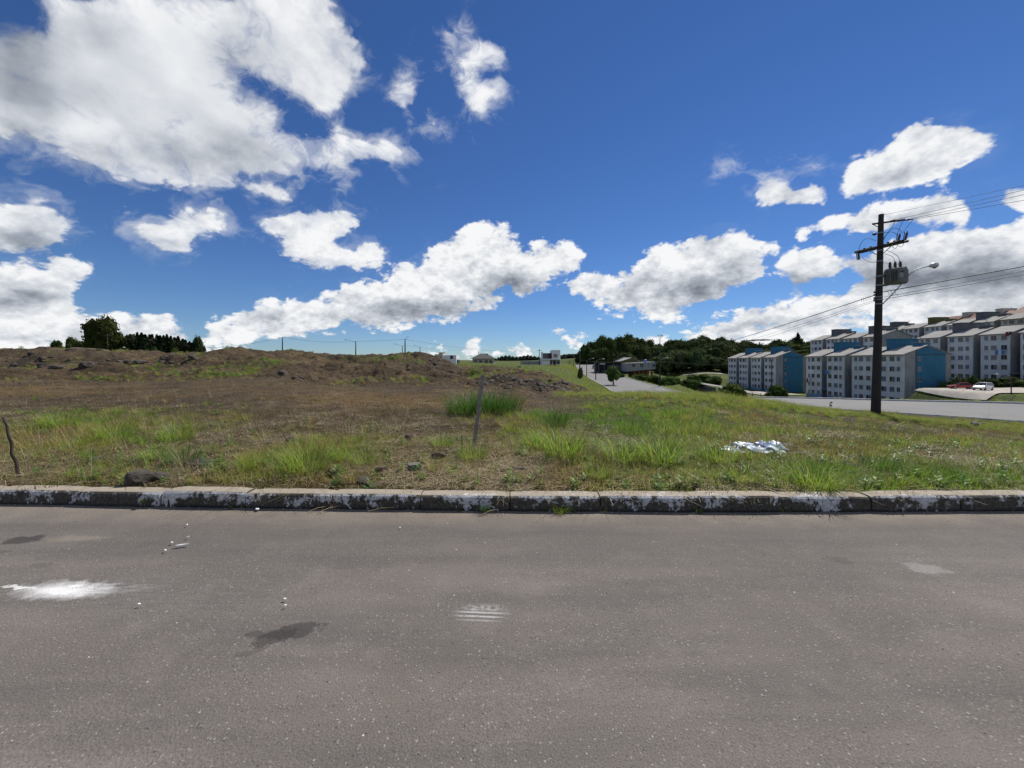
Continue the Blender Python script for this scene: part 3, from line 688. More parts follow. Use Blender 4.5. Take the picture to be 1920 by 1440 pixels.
def window_mesh(w, h, glass, fr, open_=False):
    b = MB(); t = .05                                    # lies in the y,z plane, outside is -x
    b.box(-.05, .0, -w/2, w/2, h/2-t, h/2, 0); b.box(-.05, .0, -w/2, w/2, -h/2, -h/2+t, 0)
    b.box(-.05, .0, -w/2, -w/2+t, -h/2+t, h/2-t, 0); b.box(-.05, .0, w/2-t, w/2, -h/2+t, h/2-t, 0)
    b.box(-.045, .0, -.025, .025, -h/2+t, h/2-t, 0)
    b.box(-.012, .002, -w/2+t, -.025, -h/2+t, h/2-t, 1); b.box(-.022, .001, .025, w/2-t, -h/2+t, h/2-t, 1 if not open_ else 2)
    b.box(-.09, .0, -w/2-.06, w/2+.06, -h/2-.06, -h/2, 3)
    if open_: b.box(-.45, -.06, -w/2+.02, -w/2+.06, -h/2+t, h/2-t, 1)
    return b.mesh('window', [fr, glass, G_DARK, W_GREY])
WINS = [window_mesh(1.25, 1.25, g, M_ALU) for g in (G_DARK, G_CURT, G_DARK, G_RED, G_BLUE, G_DARK)]+[window_mesh(1.25, 1.25, G_CURT, M_ALU, True)]
WSM = [window_mesh(.85, 1.15, g, M_ALU) for g in (G_DARK, G_CURT, G_BLUE)]

# ------------------------------------------------------------------ apartment blocks: long axis runs away from the camera, window front faces -x
rb = random.Random(11)
ST = 2.62
def apartment(x0, y0, z0, label, bay=6.3, rec=2.1, width=11.8, side=W_GREY, panel=W_BLUE, tower=W_BLUE, roofm=W_ROOF, base=None, detail=True, front=W_WHITE, group='apartment blocks stepping up the slope', name='apartment_building', floors=5, win_from=0, rise=2.2):
    t = empty(name, (x0, y0, z0)); tag(t, label, 'building', group)
    H_ = ST*floors; L = bay*2+rec
    # walls in parts: window fronts, grey side walls, coloured end panel
    for k, (a, c_) in enumerate(((0, bay), (bay+rec, L))):
        b = MB(); b.box(0, .20, a, c_, -.5, H_); b.build('front_wall', front, t)
        b = MB()
        prof = [(.203, -.5), (width, -.5), (width, H_), (width/2, H_+rise), (.203, H_)]
        b.prism(prof, a+.002, c_-.002, 'y'); b.build('side_wall', side, t)
        b = MB()  # two roof pitches with some thickness
        e = .45; zl = H_-.10; s_ = rise/(width/2)
        b.prism([(-e, zl-s_*e+.12), (width/2, H_+rise+.03), (width/2, H_+rise+.15), (-e, zl-s_*e+.24)], a-.25, c_+.25, 'y')
        b.prism([(width/2+.001, H_+rise+.03), (width+e, zl-s_*e+.12), (width+e, zl-s_*e+.24), (width/2+.001, H_+rise+.15)], a-.25, c_+.25, 'y')
        b.build('roof', roofm, t)
        b = MB(); b.box(-e-.04, -e, a-.25, c_+.25, zl-s_*e+.06, zl-s_*e+.20); b.build('gutter', M_DARKFR, t)
    # stairwell, set back, with its door and canopy
    b = MB(); b.box(3.0, width-3.0, bay+.003, bay+rec-.003, -.5, H_+1.2); b.build('stairwell', panel if panel is not None else side, t)
    b = MB(); b.box(-.5, 3.0, bay+.05, bay+rec-.05, 2.5, 2.62); b.build('entrance_canopy', W_GREY, t)
    b = MB(); b.box(2.95, 2.999, bay+.4, bay+rec-.4, 0, 2.1); b.build('door', M_DARKFR, t)
    # water tower over the stairwell, small tank house on the ridge
    b = MB(); b.box(width/2-1.9, width/2+4.4, bay-.15, bay+rec+.15, H_+.9, H_+4.1); b.box(width/2-2.05, width/2+4.55, bay-.3, bay+rec+.3, H_+4.1, H_+4.28)
    b.build('water_tower', tower, t)
    b = MB(); b.box(width/2-.4, width/2+2.0, 1.2, 3.2, H_+1.3, H_+2.9); b.build('tank_house', tower, t)
    b = MB(); b.box(width/2-.6, width/2+2.2, 1.0, 3.4, H_+2.9, H_+3.04); b.build('tank_lid', W_ROOF, t)
    if panel is not None:
        b = MB(); p0, p1 = 3.0, width-1.5; s_ = rise/(width/2); zz = lambda x: H_+rise-abs(x-width/2)*s_
        for (a, c_) in ((-.16, 0),):
            b.prism([(p0, -.5), (p1, -.5), (p1, zz(p1)-.25), (width/2, zz(width/2)-.25), (p0, zz(p0)-.25)], a, c_, 'y')
        b.build('end_panel', panel, t)
        b = MB(); b.box(p0-.06, p1+.06, -.24, -.163, H_-.16, H_-.02); b.build('ledge', M_DARKFR, t)
    if base is not None:
        for a, c_ in ((0, bay), (bay+rec, L)):
            b = MB(); b.box(-.03, -.001, a+.01, c_-.01, -.4, 1.0); b.build('painted_plinth', base, t)
    for fl in range(win_from, floors):
        z = fl*ST+1.55
        for a in (0, bay+rec):
            for q, u in enumerate((1.15, 3.35, 5.0)):
                me = rb.choice(WINS) if q < 2 else rb.choice(WSM)
                if a and q == 0: me = rb.choice(WINS)
                put('window', me, t, (-.001, a+(u if a else bay-u), z))
        if panel is not None: put('window', rb.choice(WSM), t, (3.75, -.162, z), (0, 0, R(90)))
    if detail:
        for q in range(2):
            b = MB(); yy = rb.choice((2.0, 5.0, 9.8)); b.tube([(width/2+.5, yy, H_+1.6), (width/2+.5, yy, H_+4.6)], .03, 5)
            b.box(width/2+.1, width/2+.9, yy-.02, yy+.02, H_+4.3, H_+4.34); b.box(width/2+.25, width/2+.75, yy-.02, yy+.02, H_+4.0, H_+4.04)
            b.build('aerial', M_DARKFR, t); break
    return t
Z1 = 3.65-5*ST
apartment(98, 96.2, Z1, 'nearest white block with blue gable end, directly behind the big power pole', base=W_PALEBLUE)
apartment(98, 113.4, Z1, 'white block joined on the left of the nearest blue-gabled block', base=W_PALEBLUE)
apartment(99.6, 145.5, Z1+.0, 'blue-ended block of the leftmost pair, behind the round bush and tall lamp', base=W_PALEBLUE, detail=False)
apartment(99.6, 162.4, Z1+.0, 'leftmost of all the apartment blocks, beside the forest edge', base=W_PALEBLUE, detail=False)
apartment(130.5, 92.4, 9.3-5*ST, 'tall white block at the right edge above the parked white car', panel=None, tower=W_DGREY, side=W_GREY)
apartment(130.5, 108.9, 9.3-5*ST, 'white block with grey sides rising just right of the nearest blue gable', panel=None, tower=W_DGREY, side=W_GREY)
apartment(130.5, 136.6, 11.0-5*ST, 'white block seen above the blue water tower left of the power pole', panel=None, tower=W_DGREY, side=W_GREY)
apartment(130.5, 153.4, 11.2-5*ST, 'leftmost block of the second row, its tower against the sky', panel=None, tower=W_DGREY, side=W_GREY)
apartment(172, 154.2, 16.3-5*ST, 'third-row block with dark olive tower, right of the power pole', panel=None, tower=W_OLIVE, side=W_GREY)
apartment(172, 170.6, 16.1-5*ST, 'third-row block farthest left, mostly hidden by the power pole', panel=None, tower=W_DGREY, side=W_GREY)
apartment(172, 137.4, 16.3-5*ST, 'third-row block with long grey gable below the terracotta roofs', panel=None, tower=W_DGREY, side=W_DGREY)
apartment(172, 120.6, 16.6-5*ST, 'third-row block behind the right-edge block, cream front', panel=None, tower=W_OLIVE, side=W_CREAM, front=W_CREAM)
apartment(212, 176, 21.3-4*ST, 'hilltop block with brown tiled roof and pale tank, against the clouds', panel=None, tower=W_CREAM, side=W_OLIVE, roofm=W_TERRA, front=W_CREAM, floors=4, win_from=1, rise=3.0, detail=False, group='tiled blocks on the hilltop')
apartment(200, 140, 21.0-4*ST, 'hilltop block with pinkish roof cut by the right edge of the picture', panel=None, tower=W_CREAM, side=W_CREAM, roofm=W_PINKROOF, front=W_CREAM, floors=4, win_from=1, rise=3.0, group='tiled blocks on the hilltop')
apartment(206, 158.5, 20.6-4*ST, 'hilltop block with pinkish roof between the brown-roofed and the right-edge one', panel=None, tower=W_CREAM, side=W_CREAM, roofm=W_PINKROOF, front=W_CREAM, floors=4, win_from=1, rise=3.0, group='tiled blocks on the hilltop')
# washing on lines under windows
M_CLOTHB = simple('blue_laundry', (.10,.22,.50), .8, .3, 6); M_CLOTHW = simple('white_laundry', (.62,.64,.7), .8, .2, 6); M_CLOTHR = simple('dark_laundry', (.16,.05,.07), .8, .3, 6)
def laundry(x, y, z, cols, label):
    t = empty('laundry', (x, y, z)); tag(t, label, 'laundry', 'washing hung under block windows')
    b = MB(); b.tube([(-.5, -1.1, 0), (-.5, 1.1, 0)], .02, 4); b.tube([(0, -1.0, -.1), (-.5, -1.0, 0)], .02, 4); b.tube([(0, 1.0, -.1), (-.5, 1.0, 0)], .02, 4); b.build('rail', M_ALU, t)
    for k, m in enumerate(cols):
        b = MB(); yy = -1.0+k*.68; n = 5; h = rb.uniform(.9, 1.5)
        for i in range(n):
            a0, a1 = yy+.6*i/n, yy+.6*(i+1)/n; d0, d1 = .06*math.sin(i*2.1), .06*math.sin((i+1)*2.1)
            b.quad([(-.5+d0*.3, a0, .0), (-.5+d1*.3, a1, .0), (-.5+d1, a1, -h), (-.5+d0, a0, -h)])
            b.quad([(-.47+d0*.3, a0, .0), (-.47+d1*.3, a1, .0), (-.47+d1, a1, -h), (-.47+d0, a0, -h)])
        b.build('cloth', m, t)
laundry(98, 119.5, Z1+ST*2+3.3, [M_CLOTHB, M_CLOTHB], 'blue cloths hung from a middle window left of the power pole')
laundry(98, 127.0, Z1+ST*1+3.3, [M_CLOTHW, M_CLOTHR], 'white and dark washing at the left corner of the nearest row')
laundry(130.5, 102.5, 9.3-5*ST+ST*2+3.4, [M_CLOTHB, M_CLOTHW, M_CLOTHB], 'blue and white washing on the tall block above the white car')
laundry(130.5, 101.0, 9.3-5*ST+ST*4+3.0, [M_CLOTHR, M_CLOTHR], 'dark washing near the roof of the tall block above the white car')

# ------------------------------------------------------------------ parking roofs
def carport(p0, p1, w, z0, label):
    v = Vector((p1[0]-p0[0], p1[1]-p0[1], 0)); L = v.length; rz = math.atan2(v.y, v.x)
    t = empty('carport', (p0[0], p0[1], z0), rz); tag(t, label, 'carport', 'long parking roofs below the avenue')
    n = int(L/5); rows = 2
    for k in range(n):
        b = MB(); a, c_ = L*k/n+.02, L*(k+1)/n-.02
        b.prism([(-w/2, 2.35), (w/2, 2.75), (w/2, 2.83), (-w/2, 2.43)], a, c_, 'x'); b.build('roof_panel', W_ROOF, t)
    for k in range(n+1):
        for s_ in (-1, 1):
            b = MB(); b.box(L*k/n-.07, L*k/n+.07, s_*(w/2-.5)-.07, s_*(w/2-.5)+.07, -.5, 2.4); b.build('post', W_DGREY, t)
    b = MB(); b.box(0, L, w/2-.35, w/2-.25, 0, 2.3); b.build('back_wall', W_DGREY, t)
    return t
carport((73.5, 134), (82, 184), 5.5, -9.5, 'longer parking roof running away towards the forest')
carport((67.5, 108), (73, 131.5), 5.2, -9.5, 'shorter parking roof beside the round bush')
# pale yards
def patch(name, pts, mat, dz=.05, n=40):
    P_ = []
    for i in range(n+1):
        for j in range(n+1):
            u, v = i/n, j/n
            a = Vector(pts[0]).lerp(Vector(pts[1]), u); b_ = Vector(pts[3]).lerp(Vector(pts[2]), u); q = a.lerp(b_, v); P_.append((q.x, q.y))
    P_ = np.array(P_); z = land(P_[:, 0], P_[:, 1], False)+dz
    f = [(i*(n+1)+j, (i+1)*(n+1)+j, (i+1)*(n+1)+j+1, i*(n+1)+j+1) for i in range(n) for j in range(n)]
    o = link(name, mk_mesh(name, np.column_stack([P_, z]), f), mat); tag(o, kind='structure'); return o
W_PAVE = stained('pale_paving', (.42,.38,.33), .4, (.2,.18,.16), 1.5)
patch('parking_yard', [(90, 73), (126, 74), (128, 88), (92, 88)], W_PAVE, .22, 60)
patch('parking_yard', [(84, 129.5), (98, 129.5), (98, 144.5), (84, 144.5)], W_PAVE, .25)
patch('path', [(98, 218), (135, 210), (135, 213), (98, 221)], W_PAVE, .15)

# ------------------------------------------------------------------ houses
def hiproof_house():
    Y = 150; x0, x1 = (882-960)/FPX*Y, (930-960)/FPX*Y; z = zr(Y, 679.5)-1.2; zt = zr(Y, 672.5); zp = zr(Y, 662.5)
    t = empty('house', ((x0+x1)/2, Y, z)); tag(t, 'low house with dark hipped roof on the skyline, left of the white modern house', 'house')
    w = (x1-x0)/2; h = zt-z
    b = MB(); b.box(-w+.8, w-.8, 0, 8, 0, h); b.build('wall', W_CREAM, t)
    b = MB(); r = zp-z; k = w*.28
    A, B, C_, D_ = (-w, -.8, h), (w, -.8, h), (w, 8.8, h), (-w, 8.8, h); E, F_ = (-k, 4, r), (k*.7, 4, r)
    b.quad([A, B, F_, E]); b.quad([B, C_, F_]); b.quad([C_, D_, E, F_]); b.quad([D_, A, E]); b.quad([A, D_, C_, B]); b.build('roof', simple('dark_roof_tiles', (.07,.065,.065), .8, .2, 2), t)
    b = MB(); b.box(k*.9, k*.9+.5, 3, 3.6, r-1.2, r+.1); b.build('chimney', W_CREAM, t)
    for u in (-.6, -.2, .25, .6): put('window', WINS[0], t, (u*w, -.001, h*.55), (0, 0, R(90)))
hiproof_house()
def white_box_house():
    Y = 110; X = lambda px: (px-960)/FPX*Y
    t = empty('house', (X(833), Y, zr(Y, 684))); tag(t, 'pale flat-roofed house with one square opening, behind the torn earth bank', 'house')
    z0 = zr(Y, 684); cx = X(833); hz = lambda py: zr(Y, py)-z0
    b = MB(); b.box(X(829)-cx, X(855.5)-cx, 0, 7, 0, hz(666)); b.build('wall', W_PURE, t)
    b = MB(); b.box(X(813)-cx, X(828.9)-cx, 1.5, 7, 0, hz(664)); b.box(X(821)-cx, X(828.9)-cx, 1.6, 5, hz(664), hz(661)); b.build('wing', W_CREAM, t)
    b = MB(); b.box(X(822)-cx, X(830)-cx, 1.4, 5.2, hz(661), hz(660.3)); b.build('roof', W_TERRA, t)
    b = MB(); b.box(X(844)-cx, X(849.5)-cx, -.05, -.001, hz(673), hz(666.8)); b.build('window', M_DARKFR, t)
    b = MB(); b.box(X(855.6)-cx, X(857.5)-cx, 1, 5, 0, hz(674)); b.build('porch', M_DARKFR, t)
white_box_house()
def modern_house():
    Y = 170; X = lambda px: (px-960)/FPX*Y
    z0 = zr(Y, 684); cx = X(1032); hz = lambda py: zr(Y, py)-z0
    t = empty('house', (cx, Y, z0)); tag(t, 'white modern two-storey house with a dark red upper panel, beside the road crest', 'house')
    M_RED = simple('dark_red_cladding', (.10,.02,.02), .6, .15)
    b = MB(); b.box(X(1014.5)-cx, X(1031)-cx, 0, 9, 0, hz(674.6)); b.build('garage_wing', W_PURE, t)
    b = MB(); b.box(X(1031.1)-cx, X(1051)-cx, .6, 9, 0, hz(674.6)); b.build('ground_floor', W_PURE, t)
    b = MB(); b.box(X(1014)-cx, X(1051.5)-cx, -.8, 9.2, hz(674.5), hz(672.6)); b.build('floor_slab', W_PURE, t)
    b = MB(); b.box(X(1017.5)-cx, X(1034.9)-cx, 1.2, 9, hz(672.5), hz(662)); b.build('upper_floor', W_DGREY, t)
    b = MB(); b.box(X(1035)-cx, X(1050.5)-cx, -.3, 9, hz(672.5), hz(656.3)); b.build('tower_wall', W_PURE, t)
    b = MB(); b.box(X(1029)-cx, X(1034.7)-cx, 1.0, 1.19, hz(672.4), hz(662.5)); b.build('red_panel', M_RED, t)
    b = MB(); b.box(X(1017.2)-cx, X(1018)-cx, 1.1, 9, hz(672.5), hz(659.4)); b.build('parapet', W_PURE, t)
    b = MB(); b.box(X(1031.5)-cx, X(1036)-cx, .55, .599, .1, hz(675.5)); b.build('window', G_DARK, t)
    b = MB(); b.box(X(1037)-cx, X(1043)-cx, .55, .599, .0, hz(675.5)); b.build('door', M_RED, t)
    b = MB(); b.box(X(1044)-cx, X(1050)-cx, .55, .599, .3, hz(675.8)); b.build('window', G_DARK, t)
    b = MB(); b.box(X(1038)-cx, X(1045)-cx, -.35, -.301, hz(670), hz(664)); b.build('window', G_CURT, t)
    x0, x1 = X(976), X(1014)
    w = empty('garden_wall', ((x0+x1)/2, Y+.5, z0)); tag(w, 'long low pale wall left of the white modern house', 'wall')
    n = 6
    for k in range(n):
        b = MB(); a = (x0-x1)/2+(x1-x0)*k/n; b.box(a+.02, a+(x1-x0)/n-.02, 0, .2, 0, hz(677.2)); b.build('wall_panel', W_GREY, w)
    b = MB(); b.box((x0-x1)/2, (x1-x0)/2, -.03, .23, hz(677.2), hz(676.8)); b.build('coping', W_PURE, w)
modern_house()
def stilt_house():
    Y = 140; X = lambda px: (px-960)/FPX*Y
    z0 = zr(Y, 701); cx = X(1200); hz = lambda py: zr(Y, py)-z0
    t = empty('house', (cx, Y, z0)); tag(t, 'olive-gabled house behind a tall grey wall raised on brick piers, right of the far road', 'house')
    b = MB(); b.quad([(X(1177)-cx, 0, hz(696.6)), (X(1229)-cx, 0, hz(692)), (X(1229)-cx, 0, hz(678)), (X(1177)-cx, 0, hz(681))]); 
    b.prism([(X(1177)-cx, hz(696.6)), (X(1229)-cx, hz(692)), (X(1229)-cx, hz(678)), (X(1177)-cx, hz(681))], .002, 9, 'y'); b.build('grey_wall', W_GREY, t)
    W_BRICK = stained('rough_brick', (.20,.08,.05), .5, (.06,.04,.03), 3)
    for px in (1190, 1198, 1206, 1214, 1222):
        b = MB(); b.box(X(px)-cx, X(px)-cx+.5, .4, 1.0, -1.5, hz(696.6)+(px-1177)/52*.9); b.build('pier', W_BRICK, t)
    b = MB(); b.box(X(1186)-cx, X(1226)-cx, 5, 5.3, -1.5, hz(696)); b.build('undercroft_wall', W_BRICK, t)
    b = MB(); b.prism([(X(1180)-cx, hz(690)), (X(1213)-cx, hz(690)), (X(1213)-cx, hz(677)), (X(1198.5)-cx, hz(670.6)), (X(1180)-cx, hz(676.8))], 9.1, 18, 'y'); b.build('gable_wall', W_OLIVE, t)
    b = MB(); b.prism([(X(1177)-cx, hz(677.6)), (X(1198.5)-cx, hz(670.2)), (X(1198.5)-cx, hz(669.6)), (X(1177)-cx, hz(677))], 8.7, 18.4, 'y')
    b.prism([(X(1198.6)-cx, hz(670.2)), (X(1215)-cx, hz(677.6)), (X(1215)-cx, hz(677)), (X(1198.6)-cx, hz(669.6))], 8.7, 18.4, 'y'); b.build('roof', W_ROOF, t)
    for px in (1188, 1203, 1226): put('window', WINS[0], t, (X(px)-cx, -.005, hz(685)), (0, 0, R(90)))
    b = MB(); n = 10; r = .62
    b.tube([(X(1215)-cx, 3, hz(678.6)), (X(1215)-cx, 3, hz(674.6)), (X(1215)-cx, 3, hz(674.0))], [r*.85, r, r*.6], 12)
    tag(o := b.build('water_tank', simple('blue_plastic_tank', (.02,.12,.55), .4, .05)), 'round blue water tank standing on top of the grey wall', 'water tank'); o.location = (cx, Y, z0)
    # low dark house and open garage beside the road
    z0 = zr(150, 697); t = empty('house', (39, 150, z0)); tag(t, 'low brown house with open dark garage, left of the grey-walled house', 'house')
    X2 = lambda px: (px-960)/FPX*150-39; hz2 = lambda py: zr(150, py)-z0
    b = MB(); b.box(X2(1144), X2(1175), 0, 8, -1, hz2(684)); b.build('wall', W_DGREY, t)
    b = MB(); b.prism([(X2(1120), hz2(679.5)), (X2(1176), hz2(681.5)), (X2(1176), hz2(680.5)), (X2(1120), hz2(677.5))], -.8, 9, 'y'); b.build('roof', stained('brown_roof', (.10,.075,.06), .5, (.04,.03,.03)), t)
    b = MB(); b.box(X2(1122), X2(1123), 0, .4, -1, hz2(679.6)); b.box(X2(1133), X2(1134), 0, .4, -1, hz2(680)); b.build('post', W_DGREY, t)
    b = MB(); b.box(X2(1122), X2(1143.9), 6, 8, -1, hz2(679.6)); b.build('back_wall', M_DARKFR, t)
    b = MB(); b.box(X2(1162), X2(1166), -.05, -.002, -.2, hz2(689)); b.build('door', M_DARKFR, t)
    put('window', WINS[0], t, (X2(1152), -.005, hz2(690)), (0, 0, R(90)))
    b = MB(); b.box(X2(1124), X2(1133), -1.5, 0, hz2(683), hz2(681.6)); b.build('awning', W_PURE, t)
stilt_house()

# ------------------------------------------------------------------ cars
def car_paint(name, col, metal=.2):
    m, t, b = material(name); t.put(b.inputs['Base Color'], (*col, 1)); b.inputs['Roughness'].default_value = .28; b.inputs['Metallic'].default_value = metal
    b.inputs['Coat Weight'].default_value = .6; return m
M_TYRE = simple('tyre_rubber', (.02,.02,.02), .9, .1); M_RIM = simple('rim_alloy', (.4,.4,.42), .35, .05, metal=.7)
M_HL = simple('headlight_lens', (.7,.72,.75), .15, .02); M_TL = simple('tail_light_lens', (.35,.02,.02), .2, .05)
def car(x, y, z, rz, paint, label, suv=False, L=4.2):
    t = empty('parked_car', (x, y, z), rz); tag(t, label, 'car', 'parked cars')
    W_ = .86; r = .33; h = 1.0 if suv else .88; top = 1.62 if suv else 1.42; l = L/2
    # body: stations along the length, cross-section with rounded shoulders
    st = [(-l, .45, .78, .62), (-l+.12, .30, .84 if not suv else .98, .78), (-l+.9, .26, h-.02, W_), (0, .25, h, W_), (l-1.2, .25, h-.02, W_), (l-.35, .27, h-.14, .82), (l-.05, .34, h-.26, .70), (l, .45, .62, .6)]
    bm = bmesh.new(); rows = []
    for (sx, zb, zt, w) in st:
        sec = [(-w*.92, zb), (-w, zb+.14), (-w, zt-.18), (-w*.9, zt), (w*.9, zt), (w, zt-.18), (w, zb+.14), (w*.92, zb)]
        rows.append([bm.verts.new((sx, a, c_)) for a, c_ in sec])
    for a, b_ in zip(rows[:-1], rows[1:]):
        for q in range(8): bm.faces.new((a[q], a[(q+1) % 8], b_[(q+1) % 8], b_[q]))
    bm.faces.new(rows[0]); bm.faces.new(rows[-1][::-1])
    bmesh.ops.recalc_face_normals(bm, faces=bm.faces); me = bpy.data.meshes.new('body'); bm.to_mesh(me); bm.free()
    o = link('body', me, paint, t, smooth=False); bv = o.modifiers.new('b', 'BEVEL'); bv.width = .05; bv.segments = 2
    x0 = -l+(.15 if suv else .55); x1 = l-1.15; cb = [(x0, h-.03), (x1+.05, h-.03), (x1-.75, top-.05), (x0+(.25 if suv else .55), top-.03)]
    b = MB()
    k = len(b.v)
    for (xx, zz) in cb:
        w = W_*.93 if zz < h else W_*.72
        b.v += [(xx, -w, zz), (xx, w, zz)]
    b.f += [(0, 2, 3, 1), (2, 4, 5, 3), (4, 6, 7, 5), (6, 0, 1, 7), (0, 6, 4, 2), (1, 3, 5, 7)]; b.mi += [0]*6
    b.build('windows', G_DARK, t)
    b = MB(); xx0, xx1 = cb[3][0]-.02, cb[2][0]+.02
    b.box(xx0, xx1, -W_*.74, W_*.74, top-.06, top); 
    for s_ in (-1, 1):
        for xa, xb in ((cb[0][0], cb[3][0]), (0, 0), (cb[1][0], cb[2][0])):
            b.tube([(xa, s_*W_*.935, h-.02), (xb, s_*W_*.735, top-.03)], .035, 4)
    b.build('roof', paint, t, bevel=.02)
    for sx in (-l+.78, l-.82):
        for s_ in (-1, 1):
            w = empty('wheel', (sx, s_*(W_-.08), r)); w.parent = t
            b = MB(); b.tube([(0, -.1, 0), (0, .1, 0)], r, 16); b.build('tyre', M_TYRE, w)
            b = MB(); b.tube([(0, s_*.08, 0), (0, s_*.115, 0)], r*.6, 10); b.build('rim', M_RIM, w)
    for s_ in (-1, 1):
        b = MB(); b.box(l-.16, l-.015, s_*.58-.13, s_*.58+.13, .60, .74); b.build('headlight', M_HL, t)
        b = MB(); b.box(-l-.02, -l+.14, s_*.62-.1, s_*.62+.1, .72, .9); b.build('tail_light', M_TL, t)
        b = MB(); b.box(cb[1][0]-.35, cb[1][0]-.2, s_*(W_+.08)-.08, s_*(W_+.08)+.08, h-.02, h+.12); b.build('mirror', paint, t)
    b = MB(); b.box(l-.06, l+.03, -.6, .6, .32, .46); b.box(-l-.03, -l+.06, -.6, .6, .38, .52); b.build('bumper', M_DARKFR, t)
    return t
zp = lambda x, y: land1(x, y)
car(98.6, 80.5, -4.2, R(200), car_paint('white_car_paint', (.75,.76,.78), 0), 'white parked estate car below the tall block at the right', True, 4.4)
car(98.8, 84.6, -4.2, R(150), car_paint('red_car_paint', (.42,.03,.02)), 'red car parked left of and behind the white one', False, 4.0)
_, rz_ = ave_near(np.array([38.0]), np.array([160.0]))
car(36.2+.7, 154, float(ave_near(np.array([36.]), np.array([154.]))[1][0])+.02, R(265), car_paint('blue_car_paint', (.03,.07,.15)), 'small dark blue car at the right side of the far road', False, 4.0)
car(38.5, 172, float(ave_near(np.array([37.]), np.array([172.]))[1][0])+.02, R(262), car_paint('black_car_paint', (.012,.012,.014)), 'black car parked farther up behind the dark blue car', True, 4.4)
car(39.8, 186, float(ave_near(np.array([38.]), np.array([186.]))[1][0])+.02, R(262), car_paint('grey_car_paint', (.06,.06,.065)), 'dark grey car farthest up the far road', True, 4.6)

# ------------------------------------------------------------------ trees
def leaf_mat(name, a, b_, trans=.25):
    m, t, b = material(name)
    oi = t.new('ShaderNodeObjectInfo').outputs['Random']; ge = t.new('ShaderNodeNewGeometry'); g = ge.outputs['Position']
    isl = ge.outputs['Random Per Island']
    n = t.noise(g, .35, 3, .6)
    c = t.mix(t.m('ADD', t.m('MULTIPLY', isl, .6), t.m('MULTIPLY', t.m('SUBTRACT', n, .3), 1.0), clamp=True), a, b_)
    hs = t.new('ShaderNodeHueSaturation'); t.l.new(c, hs.inputs['Color']); t.put(hs.inputs['Hue'], t.rng(oi, 0, 1, .475, .52)); t.put(hs.inputs['Value'], t.rng(t.m('FRACT', t.m('MULTIPLY', oi, 7.3)), 0, 1, .7, 1.3))
    t.put(b.inputs['Base Color'], hs.outputs[0]); b.inputs['Roughness'].default_value = .85; b.inputs['Specular IOR Level'].default_value = .06
    tr = t.new('ShaderNodeBsdfTranslucent'); t.l.new(hs.outputs[0], tr.inputs[0]); mx = t.new('ShaderNodeMixShader'); mx.inputs[0].default_value = trans
    t.l.new(b.outputs[0], mx.inputs[1]); t.l.new(tr.outputs[0], mx.inputs[2]); t.l.new(mx.outputs[0], t.n['Material Output'].inputs[0]); return m
L_FOREST = leaf_mat('forest_leaves', (.016,.030,.009), (.085,.115,.030), .25)
L_PINE = leaf_mat('pine_needles', (.010,.020,.009), (.028,.045,.018), .1)
L_SHRUB = leaf_mat('shrub_leaves', (.03,.055,.012), (.10,.15,.03), .3)
L_LIGHT = leaf_mat('light_leaves', (.03,.05,.015), (.09,.12,.045), .3)
M_BARK = simple('bark', (.09,.07,.055), .95, .3, 4)
tr_ = np.random.RandomState(3)
def cards(P_, size, rs, up=.3):
    """small bent leaf sprays: one quad each"""
    n = len(P_); a = rs.randn(n, 3); a /= np.linalg.norm(a, axis=1)[:, None]
    b = rs.randn(n, 3); b -= a*(a*b).sum(1)[:, None]; b /= np.linalg.norm(b, axis=1)[:, None]
    s = size*(.6+.8*rs.rand(n))[:, None]; q = np.cross(a, b)*.35*s
    v = np.stack([P_-a*s, P_+b*s*.6+q, P_+a*s, P_-b*s*.6+q], 1).reshape(-1, 3)
    f = np.arange(4*n).reshape(-1, 4); return v, f
def crown_round(seed, lumps=14, per=90, flat=.8, size=.055):
    """crown of unit radius: a heap of leafy lumps, each a small dense body under loose sprays"""
    rs = np.random.RandomState(seed); V = []; bm = bmesh.new()
    for k in range(lumps):
        th = k*2.4+rs.rand(); h = (k+.5)/lumps; rr = (.62*math.sqrt(max(0, 1-(h*.98)**2.2))+.05)*(.55+.5*rs.rand())
        if k % 3 == 0: rr *= .4
        c = np.array([math.cos(th)*rr, math.sin(th)*rr, .22+h*.80*flat]); r = .30+.16*rs.rand()
        d = rs.randn(per, 3); d /= np.linalg.norm(d, axis=1)[:, None]; d[:, 2] = np.abs(d[:, 2])-.35*rs.rand(per)
        V.append(c+d*r*(.86+.24*rs.rand(per)**2)[:, None])
        M = Matrix.Translation(Vector(c))@Matrix.Diagonal((r*.88, r*.88, r*.80, 1))
        res = bmesh.ops.create_icosphere(bm, subdivisions=1, radius=1, matrix=M)
        for w_ in res['verts']: w_.co += Vector((rs.randn(), rs.randn(), rs.randn()))*r*.07
    P_ = np.vstack(V); v, f = cards(P_, size, rs)
    return mk_mesh('crown', v, f), bm
def join_core(me, bm):
    bm2 = bmesh.new(); bm2.from_mesh(me); core = bpy.data.meshes.new('core'); bm.to_mesh(core); bm2.from_mesh(core); bm2.to_mesh(me); bm.free(); bm2.free(); bpy.data.meshes.remove(core); return me
def crown_pine(seed, size=.06, n=900):
    rs = np.random.RandomState(seed); h = rs.rand(n)**.8; tiers = .5+.5*np.abs(np.sin(h*22+rs.rand()*3)); r = (1-h)**.8*(.35+.65*tiers)*.42*(.5+.5*rs.rand(n)); th = rs.rand(n)*6.283
    r *= 1+.3*np.sin(th*3+h*9)
    P_ = np.stack([np.cos(th)*r, np.sin(th)*r, h*1.0], -1); v, f = cards(P_, size, rs)
    return mk_mesh('crown', v, f)
